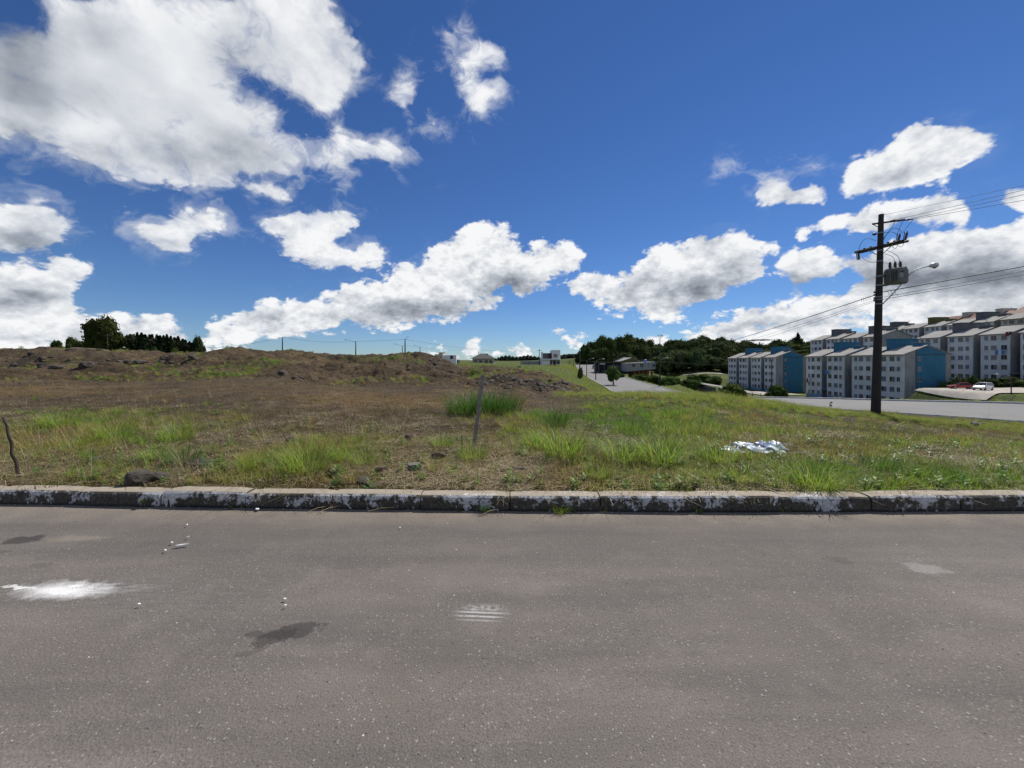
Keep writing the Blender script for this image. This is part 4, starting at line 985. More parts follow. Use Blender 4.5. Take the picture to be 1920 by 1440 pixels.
def crown_umbrella(seed):
    rs = np.random.RandomState(seed); n = 700; th = rs.rand(n)*6.283; r = np.sqrt(rs.rand(n)); P_ = np.stack([np.cos(th)*r, np.sin(th)*r, .18*(1-r*r)+.10*rs.rand(n)+.05*np.sin(th*5)], -1)
    return mk_mesh('crown', *cards(P_, .08, rs))
ROUND = [join_core(*crown_round(20+k, 13+k % 4*2, 95, .80+.08*(k % 3), .05)) for k in range(8)]
PINE = [crown_pine(60+k) for k in range(4)]; UMB = [crown_umbrella(80+k) for k in range(2)]
def trunk_mesh(seed, h=1.0, r=.04, limbs=5, spread=.45):
    rs = random.Random(seed); b = MB(); pts = [(0, 0, -.15)]
    for k in range(1, 6): pts.append((rs.uniform(-.03, .03)*k/3, rs.uniform(-.03, .03)*k/3, h*k/5))
    b.tube(pts, [r*1.3, r, r*.85, r*.7, r*.5, r*.25], 6)
    for k in range(limbs):
        z = h*(.4+.5*k/limbs); a = rs.uniform(0, 6.28); L = spread*rs.uniform(.6, 1)
        b.tube([(0, 0, z), (math.cos(a)*L*.5, math.sin(a)*L*.5, z+L*.35), (math.cos(a)*L, math.sin(a)*L, z+L*.8)], [r*.5, r*.35, r*.1], 5)
    return b.mesh('trunk', [M_BARK])
TRUNK = [trunk_mesh(k) for k in range(4)]
def tree(x, y, z, h, w, crown, leaves, label, group=None, name='tree', tk=0, cb=.25, cat='tree', rz=None):
    t = empty(name, (x, y, z), rz if rz is not None else random.Random(int(x*13+y*7)).uniform(0, 6.28)); tag(t, label, cat, group)
    tr = put('trunk', TRUNK[tk % 4], t, scale=(h*.8,)*3 if h < 40 else (h,)*3)
    if not crown.materials: crown.materials.append(leaves)
    c = put('crown', crown, t, (0, 0, h*cb), scale=(w/2, w/2, h*(1-cb)/1.15 if crown not in PINE else h*(1-cb)))
    if crown in PINE: c.scale = (w*1.15, w*1.15, h*(1-cb))
    c.material_slots[0].link = 'OBJECT'; c.material_slots[0].material = leaves; return t
# the wood on the rise beyond the valley; skyline rows read from the photograph
SKY_X = [1070,1087,1098,1115,1130,1150,1165,1180,1205,1223,1240,1253,1274,1295,1313,1335,1350,1370,1386,1400,1440,1460,1480,1495,1507,1525,1560,1700]
SKY_Y = [668,662,646,640,631,637,632,627,634,641,643,638,632,636,629,636,632,636,634,641,643,636,640,632,636,641,646,650]
ORD = 'first second third fourth fifth sixth seventh eighth ninth tenth eleventh twelfth thirteenth fourteenth fifteenth sixteenth seventeenth eighteenth nineteenth twentieth'.split()
rt = random.Random(8); nfor = 0
G1 = 'trees of the dark wood beyond the valley'
COLS = [('dark round-crowned tree in the wood beyond the valley', L_FOREST), ]
xs_ = []
for row, (Y, n, zt_off, hh) in enumerate(((228, 22, 30, 10), (243, 24, 20, 11), (260, 25, 11, 12), (280, 27, 4, 12.5), (300, 26, 0, 13))):
    for k in range(n):
        px = 1100+(1560-1100)*(k+rt.uniform(.1, .9))/n
        Yt = Y+rt.uniform(-6, 6); 
        if px < 1150 and row == 0: continue
        X = (px-960)/FPX*Yt
        if row == 0 and px < 1235 and Yt < 232: Yt += 9
        py = np.interp(px, SKY_X, SKY_Y)+zt_off*rt.uniform(.75, 1.2)+rt.uniform(0, 3)
        py = min(py, 684 if row > 0 else 672+rt.uniform(0, 12)); top = zr(Yt, py); g = land1(X, Yt)
        h = top-g; 
        if h < 5: h = 5
        z0 = g
        if h > 17: z0 = top-17; h = 17
        lab = ('dark leafy tree in the front row of the wood, at the meadow edge', 'dark leafy tree of the second row of the wood', 'dark leafy tree in the middle of the wood', 'dark leafy tree close behind the middle of the wood', 'dark leafy tree at the back of the wood, against the sky')[row]
        tree(X, Yt, min(z0, g)-.3 if z0 <= g else g-.3, top-min(z0, g)+.3 if z0 <= g else top-g+.3, rt.uniform(11, 17), rt.choice(ROUND), L_FOREST if rt.random() < .78 else L_LIGHT, lab, G1, tk=k, cb=.12)
for k, (px, Y) in enumerate(((1090, 268), (1096, 262), (1108, 268), (1120, 262), (1128, 256), (1140, 250), (1152, 247), (1165, 250))):
    X = (px-960)/FPX*Y; top = zr(Y, np.interp(px, SKY_X, SKY_Y)+1); g = land1(X, Y)
    tree(X, Y, g-.3, top-g+.3, 11, rt.choice(ROUND), L_FOREST, 'dark leafy tree, %s from the left where the wood meets the far road' % ORD[k], 'trees where the wood meets the far road', cb=.05)
# trees standing out of the wood
X = (1424-960)/FPX*275; tree(X, 275, land1(X, 275), zr(275, 632)-land1(X, 275), 15, UMB[0], L_PINE, 'flat-topped umbrella pine rising above the wood left of the blue-ended block', tk=2, cb=.86)
X = (1496-960)/FPX*285; tree(X, 285, land1(X, 285), zr(285, 624)-land1(X, 285), 7, PINE[1], L_PINE, 'pointed conifer on the skyline above the gap between block rows', cb=.4)
# leafless tree
def bare_tree(x, y, z, h):
    t = empty('tree', (x, y, z)); tag(t, 'pale leafless tree with a fan of twigs above the wood', 'tree'); b = MB(); rs = random.Random(3); M_ = simple('pale_bark', (.22,.19,.16), .95, .2)
    b.tube([(0, 0, 0), (.1, 0, h*.5)], [.35, .25], 6); b.build('trunk', M_, t); b = MB()
    def br(p, d, L, r, n):
        q = p+d*L; b.tube([p, q], [r, r*.6], 4, cap=False)
        if n == 0: return
        for k in range(3):
            d2 = (d+Vector((rs.uniform(-.6, .6), rs.uniform(-.6, .6), rs.uniform(-.1, .35)))).normalized(); br(q, d2, L*.72, r*.6, n-1)
    br(Vector((.1, 0, h*.5)), Vector((0, 0, 1)), h*.17, .22, 5); b.build('branches', M_, t)
X = (1237-960)/FPX*300; bare_tree(X, 300, zr(300, 655), 11.5)
# copse on the skyline, left
def at_px(px, Y): X = (px-960)/FPX*Y; return X, land1(X, Y)
X, g = at_px(198, 140); tree(X, 140, g, zr(140, 602)-g, 13.5, ROUND[2], L_FOREST, 'large round dark tree, tallest of the copse on the left skyline', 'trees of the copse on the left skyline', cb=.02)
for px, py, w, lab, cr in ((168,633,5,'small round tree just left of the tallest one in the left copse',ROUND[1]),(133,633,5,'round tree with flat crown in the left copse behind the grey mound',ROUND[4]),(150,638,4,'low tree between two rounder ones in the left copse',ROUND[3]),
                        (106,640,4,'leftmost small tree of the left skyline copse',ROUND[5]),(222,628,6,'tree touching the right flank of the tallest copse tree',ROUND[6]),(241,625,5.5,'brownish round tree where pines begin in the left copse',ROUND[0]),(372,632,4.5,'loose grey-green tree standing alone right of the pines',ROUND[7])):
    X, g = at_px(px, 142); tree(X, 142, g, zr(142, py)-g, w, cr, L_LIGHT if px == 372 else L_FOREST, lab, 'trees of the copse on the left skyline', cb=.02)
for k in range(19):
    px = 238+k*6.9+rt.uniform(-1.5, 1.5); py = np.interp(px, [238,262,290,312,335,360], [626,623,621,627,628,640])+rt.uniform(-1, 5); Y = 138+rt.uniform(-5, 7); X, g = at_px(px, Y)
    tree(X, Y, g-.3, zr(Y, py)-g, rt.uniform(4.5, 6), rt.choice(PINE), L_PINE, 'dark pointed pine, %s from the left in the pine row of the left copse' % ORD[k], 'pines in a row on the left skyline', name='pine_tree', cb=.02)
for px, py, w in ((113,652,3.5),(290,655,3),(327,655,3.4),(165,655,2.5)):
    X, g = at_px(px, 62 if px < 130 else 95); Y = 62 if px < 130 else 95
    tree(X, Y, g-.2, zr(Y, py-2)-g+.2, w*.6, ROUND[int(px) % 8], L_SHRUB, {113:'bright green shrub before the leftmost copse tree',290:'light green bush at the foot of the pine row, left one',327:'light green bush at the foot of the pine row, right one',165:'low green bush on the grey mound'}[px], name='shrub', cat='shrub', cb=0)
# small trees by the far road, bush by the blocks, hedge behind the cars
X = (1150-960)/FPX*93; tree(X, 93, -4.6, 5.2, 4.6, ROUND[4], L_SHRUB, 'small round-crowned street tree at the near side of the far road', cb=.35, tk=1)
X = (1088-960)/FPX*100; tree(X, 100, -3.0, 3.1, 2.0, ROUND[5], L_SHRUB, 'small bushy tree behind the leftmost far lamp post', cb=.05, tk=3)
X = (1455-960)/FPX*118; tree(X, 118, -9.8, 4.6, 7.2, ROUND[6], L_SHRUB, 'big round bush before the blue-ended left block', name='bush', cat='bush', cb=0)
for k, (px, Y, py, w) in enumerate(((1778,92,712,5),(1800,93,709,5),(1822,93,712,5),(1846,93,708,6),(1872,92,711,6),(1898,91,708,6),(1922,89,711,6))):
    X = (px-960)/FPX*Y; g = min(-4.2, land1(X, Y)); tree(X, Y, g-.3, zr(Y, py)-g+.3, w, ROUND[k], L_FOREST, 'dark shrub, %s from the left in the hedge row behind the parked cars' % ORD[k], 'shrubs in the hedge behind the parked cars', name='shrub', cat='shrub', cb=0)
BUSHL = ['dark low bush below the grey-walled house', 'small bush just right of another below the grey-walled house', 'bush at the kerb left of the grey-walled house', 'bush at the right corner below the grey-walled house', 'bush on the lawn right of the wood-side lamp post', 'bush on the lawn behind the long parking roof, left one', 'bush on the lawn behind the long parking roof, right one', 'bush right beside the wood-side lamp post', 'bush between the lamp post and the parking roof', 'bush at the wood edge above the parking roof']
for k, (px, Y, py, w) in enumerate(((1194,118,696,3),(1200,115,697,2.4),(1165,125,699,2),(1222,125,697,3),(1262,150,700,3),(1300,185,699,4),(1340,190,700,4),(1252,120,702,3),(1290,150,703,3),(1318,190,697,5))):
    X = (px-960)/FPX*Y; g = land1(X, Y); tree(X, Y, g-.5, max(1.0, zr(Y, py)-g)*.8+.4, max(w*1.4, (zr(Y, py)-g)*1.7), ROUND[k % 8], L_SHRUB, BUSHL[k], 'bushes on the slope right of the far road', name='bush', cat='bush', cb=0)
# far tree line, reads as one mass
def far_wood(px0, px1, Y, pya, label):
    rs = np.random.RandomState(int(px0)); n = 5200; px = px0+(px1-px0)*rs.rand(n); X = (px-960)/FPX*Y
    top = np.interp(px, *pya)+1.6*np.sin(px*.9)+1.2*np.sin(px*2.3+1)
    py = top+(686-top)*rs.rand(n)**1.3; P_ = np.stack([X, Y+rs.rand(n)*40, CAMZ+(HOR-py)/FPX*Y], -1)
    v, f = cards(P_, 2.0, rs); o = link('treeline', mk_mesh('treeline', v, f), leaf_mat('far_leaves', (.022,.034,.024), (.045,.062,.040), .1)); tag(o, label, 'treeline', kind='stuff')
far_wood(925, 1018, 520, ([925,940,950,970,990,1005,1018],[676,671,669,672,669,671,675]), 'distant dark tree line between the two small houses')
far_wood(1048, 1100, 480, ([1048,1060,1075,1090,1100],[672,668,666,668,670]), 'distant blue-green wood right of the white modern house')

# ------------------------------------------------------------------ power pole with transformer
M_POLE = stained('old_concrete_pole', (.055,.048,.043), .5, (.02,.02,.02), 3)
M_WOODX = simple('dark_crossarm_wood', (.035,.028,.024), .9, .3, 8); M_GALV = simple('galvanised_steel', (.28,.29,.30), .5, .2, 10, metal=.4)
M_PORC = simple('brown_porcelain', (.10,.06,.06), .3, .2); M_TRAFO = stained('transformer_grey_paint', (.17,.185,.16), .35, (.07,.07,.05), 3, .6)
M_CABLE = simple('black_cable', (.012,.012,.012), .6, .1); M_LAMPG = simple('lamp_lens', (.32,.31,.28), .2, .1); M_LAMPW = simple('lamp_housing', (.6,.61,.62), .4, .1)
def sag(a, b, s, n=14):
    a, b = Vector(a), Vector(b); return [a.lerp(b, i/n)-Vector((0, 0, s*4*(i/n)*(1-i/n))) for i in range(n+1)]
PX, PY, PB = 19.86, 21.0, land1(19.86, 21.0)
def pole_at(z): return Vector((PX+(z-PB)*.0275, PY, z))
def zz(py): return CAMZ+(HOR-py)/FPX*PY
def power_pole(loc_only=False):
    t = empty('power_pole', (PX, PY, PB)); tag(t, 'tall dark power pole with transformer and lamp arm beside the avenue', 'power pole')
    o = Vector((PX, PY, PB)); top = zz(402)
    L = lambda v: Vector(v)-o
    b = MB(); n = 14
    b.tube([L(pole_at(PB-.4+(top-PB+.4)*k/n)) for k in range(n+1)], [.215-(.215-.115)*k/n for k in range(n+1)], 14); b.build('shaft', M_POLE, t, smooth=True)
    for py in (518, 535, 557, 562, 570, 490, 437, 470):
        z = zz(py); b = MB(); r = .12+.09*(1-(z-PB)/(top-PB))+.012; p = L(pole_at(z)); b.tube([p-Vector((0, 0, .03)), p+Vector((0, 0, .03))], r, 12); b.build('band', M_GALV, t)
    # lower crossarm (double timber), tilting with the picture's perspective: it runs away from the viewer
    d = Vector((.28, -.96, 0)).normalized(); z = zz(463); c = pole_at(z); side = Vector((.96, .28, 0))
    for s_ in (-1, 1):
        b = MB(); b.tube([L(c-d*1.12+side*s_*.17), L(c+d*1.12+side*s_*.17)], .062, 4); b.build('crossarm', M_WOODX, t)
    def insul(p, h=.22, r=.055, name='insulator'):
        b = MB(); b.tube([p, p+Vector((0, 0, h*.2)), p+Vector((0, 0, h*.25)), p+Vector((0, 0, h*.45)), p+Vector((0, 0, h*.5)), p+Vector((0, 0, h*.7)), p+Vector((0, 0, h*.75)), p+Vector((0, 0, h))], [r*.4, r*.5, r, r*.6, r*1.05, r*.55, r*.9, r*.3], 10)
        return b.build(name, M_PORC, t, smooth=True)
    for u in (-.75, -.45, .35, .62): insul(L(c+d*u+Vector((0, 0, .06))), .12, .06)
    # fuse cut-outs: two at the near end, standing; one hanging at the far end
    for u, up in ((.78, 1), (1.08, 1), (-1.05, 0)):
        p = c+d*u; b = MB(); q = L(p)
        if up:
            b.tube([q+Vector((0, 0, .05)), q+Vector((.05, -.05, .40))], .05, 8); b.tube([q+Vector((-.09, 0, .1)), q+Vector((-.05, -.03, .46))], .018, 6); b.tube([q+Vector((.05, -.05, .40)), q+Vector((.05, -.05, .50))], .02, 6)
        else:
            b.tube([q+Vector((0, 0, -.02)), q+Vector((.05, 0, -.40))], .05, 8); b.tube([q+Vector((-.12, 0, -.02)), q+Vector((-.06, 0, -.42))], .02, 6); b.tube([q+Vector((-.06, 0, -.42)), q+Vector((.06, 0, -.40))], .03, 6)
        b.build('fuse_cutout', M_PORC, t)
    for s_ in (-1, 1):
        b = MB(); b.tube([L(c+d*.55*s_+Vector((0, 0, -.05))), L(pole_at(z-.5))], .02, 6); b.build('brace', M_GALV, t)
    # upper crossarm with strain insulators
    z2 = zz(418); c2 = pole_at(z2); d2 = Vector((.87, -.49, 0)).normalized()
    b = MB(); b.tube([L(c2-d2*.36), L(c2+d2*.98)], .05, 4); b.build('crossarm', M_WOODX, t)
    b = MB(); b.tube([L(c2-d2*.32+Vector((0, 0, -.03))), L(pole_at(z2-.3))], .02, 6); b.build('brace', M_GALV, t)
    ends = []
    for k, (px, py) in enumerate(((1679, 412), (1694, 413), (1713, 411))):
        Y = 20.75-.15*k; p = Vector(((px-960)/FPX*Y, Y, CAMZ+(HOR-py)/FPX*Y)); ends.append(p)
        a = L(p); s2 = L(c2+d2*(.3+.25*k)); b = MB(); n = 6; dd = (a-s2).normalized()
        b.tube([s2, s2+dd*.08, s2+dd*.10, s2+dd*.14, s2+dd*.16, s2+dd*.20, s2+dd*.22, a], [.018, .02, .055, .03, .055, .03, .055, .016], 8); b.build('strain_insulator', M_PORC, t, smooth=True)
    # small arrester at the left
    p = pole_at(zz(439)); b = MB(); b.tube([L(p), L(p+Vector((-.28, 0, 0)))], .022, 6); b.tube([L(p+Vector((-.26, 0, 0))), L(p+Vector((-.34, 0, 0))), L(p+Vector((-.42, 0, 0)))], [.05, .085, .05], 10); b.build('arrester', M_PORC, t, smooth=True)
    # transformer: ribbed oval tank on a bracket
    zt, zb = zz(505), zz(534); ct = pole_at((zt+zb)/2)+Vector((.72, -.18, 0)); h = zt-zb
    w = .50; bm = bmesh.new()
    seg = 20; rings = []
    for zz_, k in ((-h/2, .84), (-h/2+.04, .93), (-h/2+.14, 1), (h/2-.16, 1), (h/2-.05, .94), (h/2, .84)):
        ring = []
        for q in range(seg):
            a = 2*math.pi*q/seg; cx = math.copysign(abs(math.cos(a))**.85, math.cos(a))*w*k; cy = math.copysign(abs(math.sin(a))**.95, math.sin(a))*.34*k
            ring.append(bm.verts.new((cx, cy, zz_)))
        rings.append(ring)
    for a, b_ in zip(rings[:-1], rings[1:]):
        for q in range(seg): bm.faces.new((a[q], a[(q+1) % seg], b_[(q+1) % seg], b_[q]))
    bm.faces.new(rings[0][::-1]); bm.faces.new(rings[-1]); me = bpy.data.meshes.new('tank'); bm.to_mesh(me); bm.free()
    tf = empty('transformer'); tf.parent = t; tf.location = ct-o; tf.rotation_euler = (0, R(0), R(-20))
    link('tank', me, M_TRAFO, tf, smooth=True)
    for k in range(5):
        b = MB(); x = -w+.08+k*.07; b.box(x-.012, x+.012, -.46, -.30, -h/2+.12, h/2-.14); b.build('cooling_fin', M_TRAFO, tf)
    b = MB(); b.box(-w*.72, w*.72, -.22, .22, h/2-.02, h/2+.03); b.build('lid', M_TRAFO, tf)
    b = MB(); b.box(-.02, .16, -.345, -.335, -.12, .12); b.build('nameplate', M_GALV, tf)
    b = MB(); b.tube([(.12, -.33, .2), (.12, -.37, .2)], .04, 8); b.build('valve', M_DARKFR, tf)
    for k in range(3):
        x = -.30+.22*k; b = MB(); q = Vector((x+.05, .0, h/2+.03)); b.tube([q, q+Vector((0, 0, .06)), q+Vector((0, 0, .07)), q+Vector((0, 0, .15)), q+Vector((0, 0, .16)), q+Vector((0, 0, .24)), q+Vector((0, 0, .25)), q+Vector((0, 0, .36))], [.05, .05, .075, .05, .075, .045, .065, .02], 10); b.build('bushing', M_PORC, tf, smooth=True)
    for z in (zz(517), zz(535)):
        b = MB(); p = pole_at(z); b.box(0, .4, -.12, .12, -.04, .04, M=Matrix.Translation(L(p))); b.build('bracket', M_TRAFO, t)
    # street lamp arm
    zc = 20.6
    def PP(px, py, Y=20.5): return L(((px-960)/FPX*Y, Y, CAMZ+(HOR-py)/FPX*Y))
    pts = [(1655, 570, 20.85), (1672, 553, 20.7), (1688, 535, 20.6), (1700, 521, 20.5), (1708, 512, 20.45), (1717, 506, 20.4), (1728, 502, 20.35), (1742, 499, 20.3)]
    lamp = empty('street_lamp_arm'); lamp.parent = t
    b = MB(); b.tube([PP(*p) for p in pts], .026, 8); b.build('arm', M_GALV, lamp, smooth=True)
    q0, q1 = PP(1742, 499, 20.3), PP(1759, 495.5, 20.2); dd = q1-q0
    b = MB(); b.tube([q0, q0+dd*.2, q0+dd*.55, q0+dd*.9, q0+dd*1.02], [.04, .10, .135, .115, .04], 12); b.build('lamp_head', M_LAMPW, lamp, smooth=True)
    b = MB(); b.tube([q0+dd*.3+Vector((0, 0, -.05)), q0+dd*.6+Vector((0, 0, -.08)), q0+dd*.95+Vector((0, 0, -.05))], [.06, .12, .07], 12); b.build('lamp_lens', M_LAMPG, lamp, smooth=True)
    # service rack for the low line
    for k, py in enumerate((548, 553, 559, 563)):
        p = pole_at(zz(py)); b = MB(); b.tube([L(p+Vector((-.24, 0, -.05))), L(p+Vector((-.24, 0, .05)))], .045, 8); b.tube([L(p), L(p+Vector((-.24, 0, 0)))], .012, 5); b.build('spool_insulator', M_PORC, t)
    # jumper leads on the pole
    def lead(P0, P1, bow, n=10, r=.011):
        a, c_ = Vector(P0), Vector(P1); m = (a+c_)/2+Vector(bow); b = MB(); b.tube([a*(1-u)**2+m*2*u*(1-u)+c_*u*u for u in [i/n for i in range(n+1)]], r, 5); return b.build('lead', M_CABLE, t, smooth=True)
    for k, (px, py) in enumerate(((1679, 412), (1694, 413), (1713, 411))):
        e = ends[k]; tgt = [(1657, 436, 20.9), (1682, 444, 20.2), (1692, 438, 20.1)][k]; lead(L(e), PP(*tgt), (-.25 if k else .05, 0, -.45+.1*k))
    lead(PP(1657, 450, 20.9), PP(1682, 440, 20.25), (-.1, 0, .55)); lead(PP(1657, 447, 20.9), PP(1691, 436, 20.15), (.1, 0, .75))
    lead(PP(1683, 455, 20.3), PP(1673, 462, 20.4), (.1, 0, -.4)); lead(PP(1694, 447, 20.15), PP(1683, 460, 20.2), (.2, 0, -.45))
    lead(PP(1642, 452, 21), PP(1610, 471, 22), (-.3, 0, .75)); lead(PP(1614, 481, 22), PP(1642, 492, 21), (.1, 0, -.25))
    bz = zz(498)
    for k, (a, bq, bow) in enumerate((((1656, 493, 20.9), (1668, 499, 20.7), (.3, 0, .1)), ((1658, 476, 20.9), (1676, 497, 20.65), (.45, 0, .2)), ((1663, 470, 20.8), (1684, 496, 20.6), (.6, 0, .1)))):
        lead(PP(*a), PP(*bq), bow)
    for k, px in enumerate((1616, 1620, 1624, 1628, 1632)):
        lead(PP(px, 558-(px-1616)*.28, 21), PP(px+3, 566-(px-1616)*.3, 21), (-.12, 0, -.1), r=.007)
    for k, px in enumerate((1664, 1670, 1677)):
        lead(PP(px, 545, 20.7), PP(px+8, 552, 20.5), (.0, 0, -.25), r=.008)
    return t, ends
pole, ENDS = power_pole()
# second pole of the same line, outside the picture to the right
DIRW = Vector((.64, -.768, 0)); SEC = Vector((PX, PY, 0))+DIRW*38
sp = empty('power_pole', (SEC.x, SEC.y, -1.2)); tag(sp, 'plain dark power pole farther along the avenue', 'power pole')
b = MB(); b.tube([(0, 0, -.3), (0, 0, 13.4)], [.21, .12], 12); b.build('shaft', M_POLE, sp, smooth=True)
b = MB(); b.tube([(-.9, -.7, 12.9), (.9, .7, 12.9)], .06, 4); b.build('crossarm', M_WOODX, sp)
WG = 'overhead wires of the avenue line'
def end_for(a, px, py, sagm):
    """far end of a span so that it passes one seen direction: same bearing, height solved"""
    a = Vector(a); t_ = None
    for i in range(1, 400):
        u = i/400; p = a+(Vector((SEC.x, SEC.y, 0))-Vector((a.x, a.y, 0)))*u
        if (p.x/p.y if p.y > 0 else 99) >= (px-960)/FPX: t_ = u; Y = p.y; break
    zt = CAMZ+(HOR-py)/FPX*Y+sagm*4*t_*(1-t_); ze = a.z+(zt-a.z)/t_
    return Vector((SEC.x, SEC.y, ze))
def wire(name, a, e, s_, r, label, group=WG, n=16, pos=None):
    b = MB(); b.tube(sag(a, e, s_, n), r, 5); o = b.build(name, M_CABLE, None, smooth=True); tag(o, label, 'wire', group); return o
tops = [pole_at(zz(404))]+ENDS
wl = ['topmost thin wire leaving the pole head to the right', 'second wire down from the pole head, to the right edge', 'third wire down, from the middle insulator of the short crossarm', 'lowest of the four high wires, from the outermost insulator']
for k, (a, py) in enumerate(zip(tops, (347, 356, 365, 375))):
    e = end_for(a, 1920, py, .5); wire('power_wire', a, e, .5, .008 if k == 0 else .011, wl[k])
for k, (pz, py, r, lab) in enumerate(((548, 499, .022, 'thick low cable from the pole to the right edge'), (558, 508, .009, 'thin upper telephone wire to the right edge'), (562, 515, .012, 'lower telephone cable to the right edge'))):
    a = pole_at(zz(pz))+Vector((.12, 0, 0)); e = end_for(a, 1920, py, .45); wire('low_cable', a, e, .45, r, lab)

# ------------------------------------------------------------------ the smaller lamp posts by the far road
def lamp_post(px, pyb, pyt, Y, label, arm=None, group='lamp posts along the far road', base=None, r=.14, cross=False, name='lamp_post', cat='lamp post'):
    X = (px-960)/FPX*Y; zb = CAMZ+(HOR-pyb)/FPX*Y; zt = CAMZ+(HOR-pyt)/FPX*Y; g = land1(X, Y); z0 = min(g, zb)-.2
    t = empty(name, (X, Y, z0)); tag(t, label, cat, group); h = zt-z0
    b = MB(); b.tube([(0, 0, 0), (0, 0, h)], [r, r*.6], 8); b.build('shaft', M_POLE, t, smooth=True)
    if arm:
        ax, ay = arm; dx = (ax-px)/FPX*Y; dz = CAMZ+(HOR-ay)/FPX*Y-z0
        z1 = min(h-.3, dz-.5); b = MB(); b.tube([(0, 0, z1), (dx*.35, 0, z1+(dz-z1)*.6), (dx*.7, 0, dz-.05), (dx*.9, 0, dz)], .035, 6); b.build('arm', M_GALV, t, smooth=True)
        b = MB(); b.tube([(dx*.86, 0, dz), (dx*.95, 0, dz+.04), (dx*1.08, 0, dz+.02)], [.06, .16, .07], 8); b.build('lamp_head', M_LAMPW, t, smooth=True)
    if cross:
        b = MB(); b.box(-.9, .9, -.06, .06, h-.5, h-.38); b.build('crossarm', M_WOODX, t)
        for s_ in (-.8, 0, .8): b = MB(); b.tube([(s_, 0, h-.38), (s_, 0, h-.2)], .06, 6); b.build('insulator', M_PORC, t)
    return t, Vector((X, Y, zt))
_, q1 = lamp_post(1237.5, 731, 663, 88, 'lamp post standing before the wood, right of the far road', (1252, 671), r=.2)
_, q2 = lamp_post(1150, 726, 674, 92, 'lamp post rising through the small street tree', (1171, 671), r=.16)
_, q3 = lamp_post(1087, 725, 660, 96, 'nearest lamp post at the left of the far road', None, r=.16)
_, q4 = lamp_post(1117, 717, 675, 112, 'lamp post at the road edge between two others, lamp to the right', (1132, 673), r=.15)
_, q5 = lamp_post(1100, 708, 675, 128, 'lamp post farther up, just right of the small bushy tree', (1113, 672), r=.15)
_, q6 = lamp_post(1075, 686, 668, 190, 'small distant pole at the left edge of the road crest', None, r=.14)
_, q7 = lamp_post(1447, 742, 674, 84, 'lamp post before the leftmost blocks, arm to the left', (1428, 669), 'lamp posts below the blocks', r=.14)
_, q8 = lamp_post(1896, 723, 710, 72, 'white lamp on a low arm above the parked white car', (1868, 702), 'lamp posts below the blocks', r=.10)
_, s1 = lamp_post(529.5, 655, 632, 74, 'thin pole on the crest of the earth mound, leftmost of the skyline poles', None, 'poles along the skyline behind the field', r=.13, cross=False)
_, s2 = lamp_post(667, 668, 640, 84, 'skyline pole with a lamp arm reaching left', (648, 637), 'poles along the skyline behind the field', r=.15)
_, s3 = lamp_post(759.5, 668, 636, 82, 'tallest skyline pole with a white lamp beside its top', (766, 631.5), 'poles along the skyline behind the field', r=.17)
_, s4 = lamp_post(754.5, 672, 648, 120, 'shorter skyline pole just left of the tallest, arm to the left', (740, 645), 'poles along the skyline behind the field', r=.16)
_, s5 = lamp_post(787.6, 664, 650, 120, 'small skyline pole right of the tallest one', (777, 647.5), 'poles along the skyline behind the field', r=.14)
_, s6 = lamp_post(897, 664, 657, 180, 'small pole above the dark hipped roof', None, 'poles along the skyline behind the field', r=.14)
_, s7 = lamp_post(1011.5, 684, 655, 160, 'pole with crossarms left of the white modern house', None, 'poles along the skyline behind the field', r=.17, cross=True)
_, s8 = lamp_post(201.5, 660, 627, 100, 'pole with crossarm in front of the tallest copse tree', None, 'poles along the skyline behind the field', r=.13, cross=True)
_, s9 = lamp_post(215, 664, 662, 80, 'white lamp on a curved arm, seen just over the left ridge', (233, 652), 'poles along the skyline behind the field', r=.09)
W2 = 'wires between the skyline poles'
X0 = Vector(((380-960)/FPX*80, 80, zr(80, 652)))
for a, e, s_, lab in ((X0, s1, .5, 'wire climbing from the left ridge to the leftmost skyline pole'), (s1, s2, .5, 'wire between the mound pole and the arm-lamp pole'), (s2, s3, .1, 'wire between the arm-lamp pole and the tallest skyline pole'),
                      (s3, s7, 1.5, 'long wire falling from the tallest skyline pole towards the modern house'), (s4, s6, .5, 'thin wire above the pale flat-roofed house')):
    wire('wire', a, e, s_, .02, lab, W2)
a = pole_at(zz(553))+Vector((-.2, 0, 0))
wire('low_cable', a, q1-Vector((0, 0, .2)), .75, .022, 'thick cable descending left from the power pole towards the wood')
wire('low_cable', pole_at(zz(562))+Vector((-.2, 0, 0)), q1-Vector((0, 0, .8)), .9, .009, 'thin wire below the thick one, descending left from the power pole')
wire('low_cable', pole_at(zz(565))+Vector((-.2, 0, 0)), q1-Vector((0, 0, 1.0)), 1.1, .009, 'lowest thin wire descending left from the power pole')
W3 = 'wires along the far road'
for a, e, lab in ((q1, q2, 'wire between the wood-side post and the street-tree post'), (q2, q4, 'wire from the street-tree post to the next post up the road'), (q4, q5, 'wire between the two middle road posts'), (q5, q6, 'wire to the distant crest pole')):
    wire('wire', a-Vector((0, 0, .3)), e-Vector((0, 0, .3)), .35, .02, lab, W3)
wire('wire', q1-Vector((0, 0, 1.8)), Vector(((1372-960)/FPX*150, 150, zr(150, 684))), .3, .03, 'pale wire crossing in front of the wood', W3)

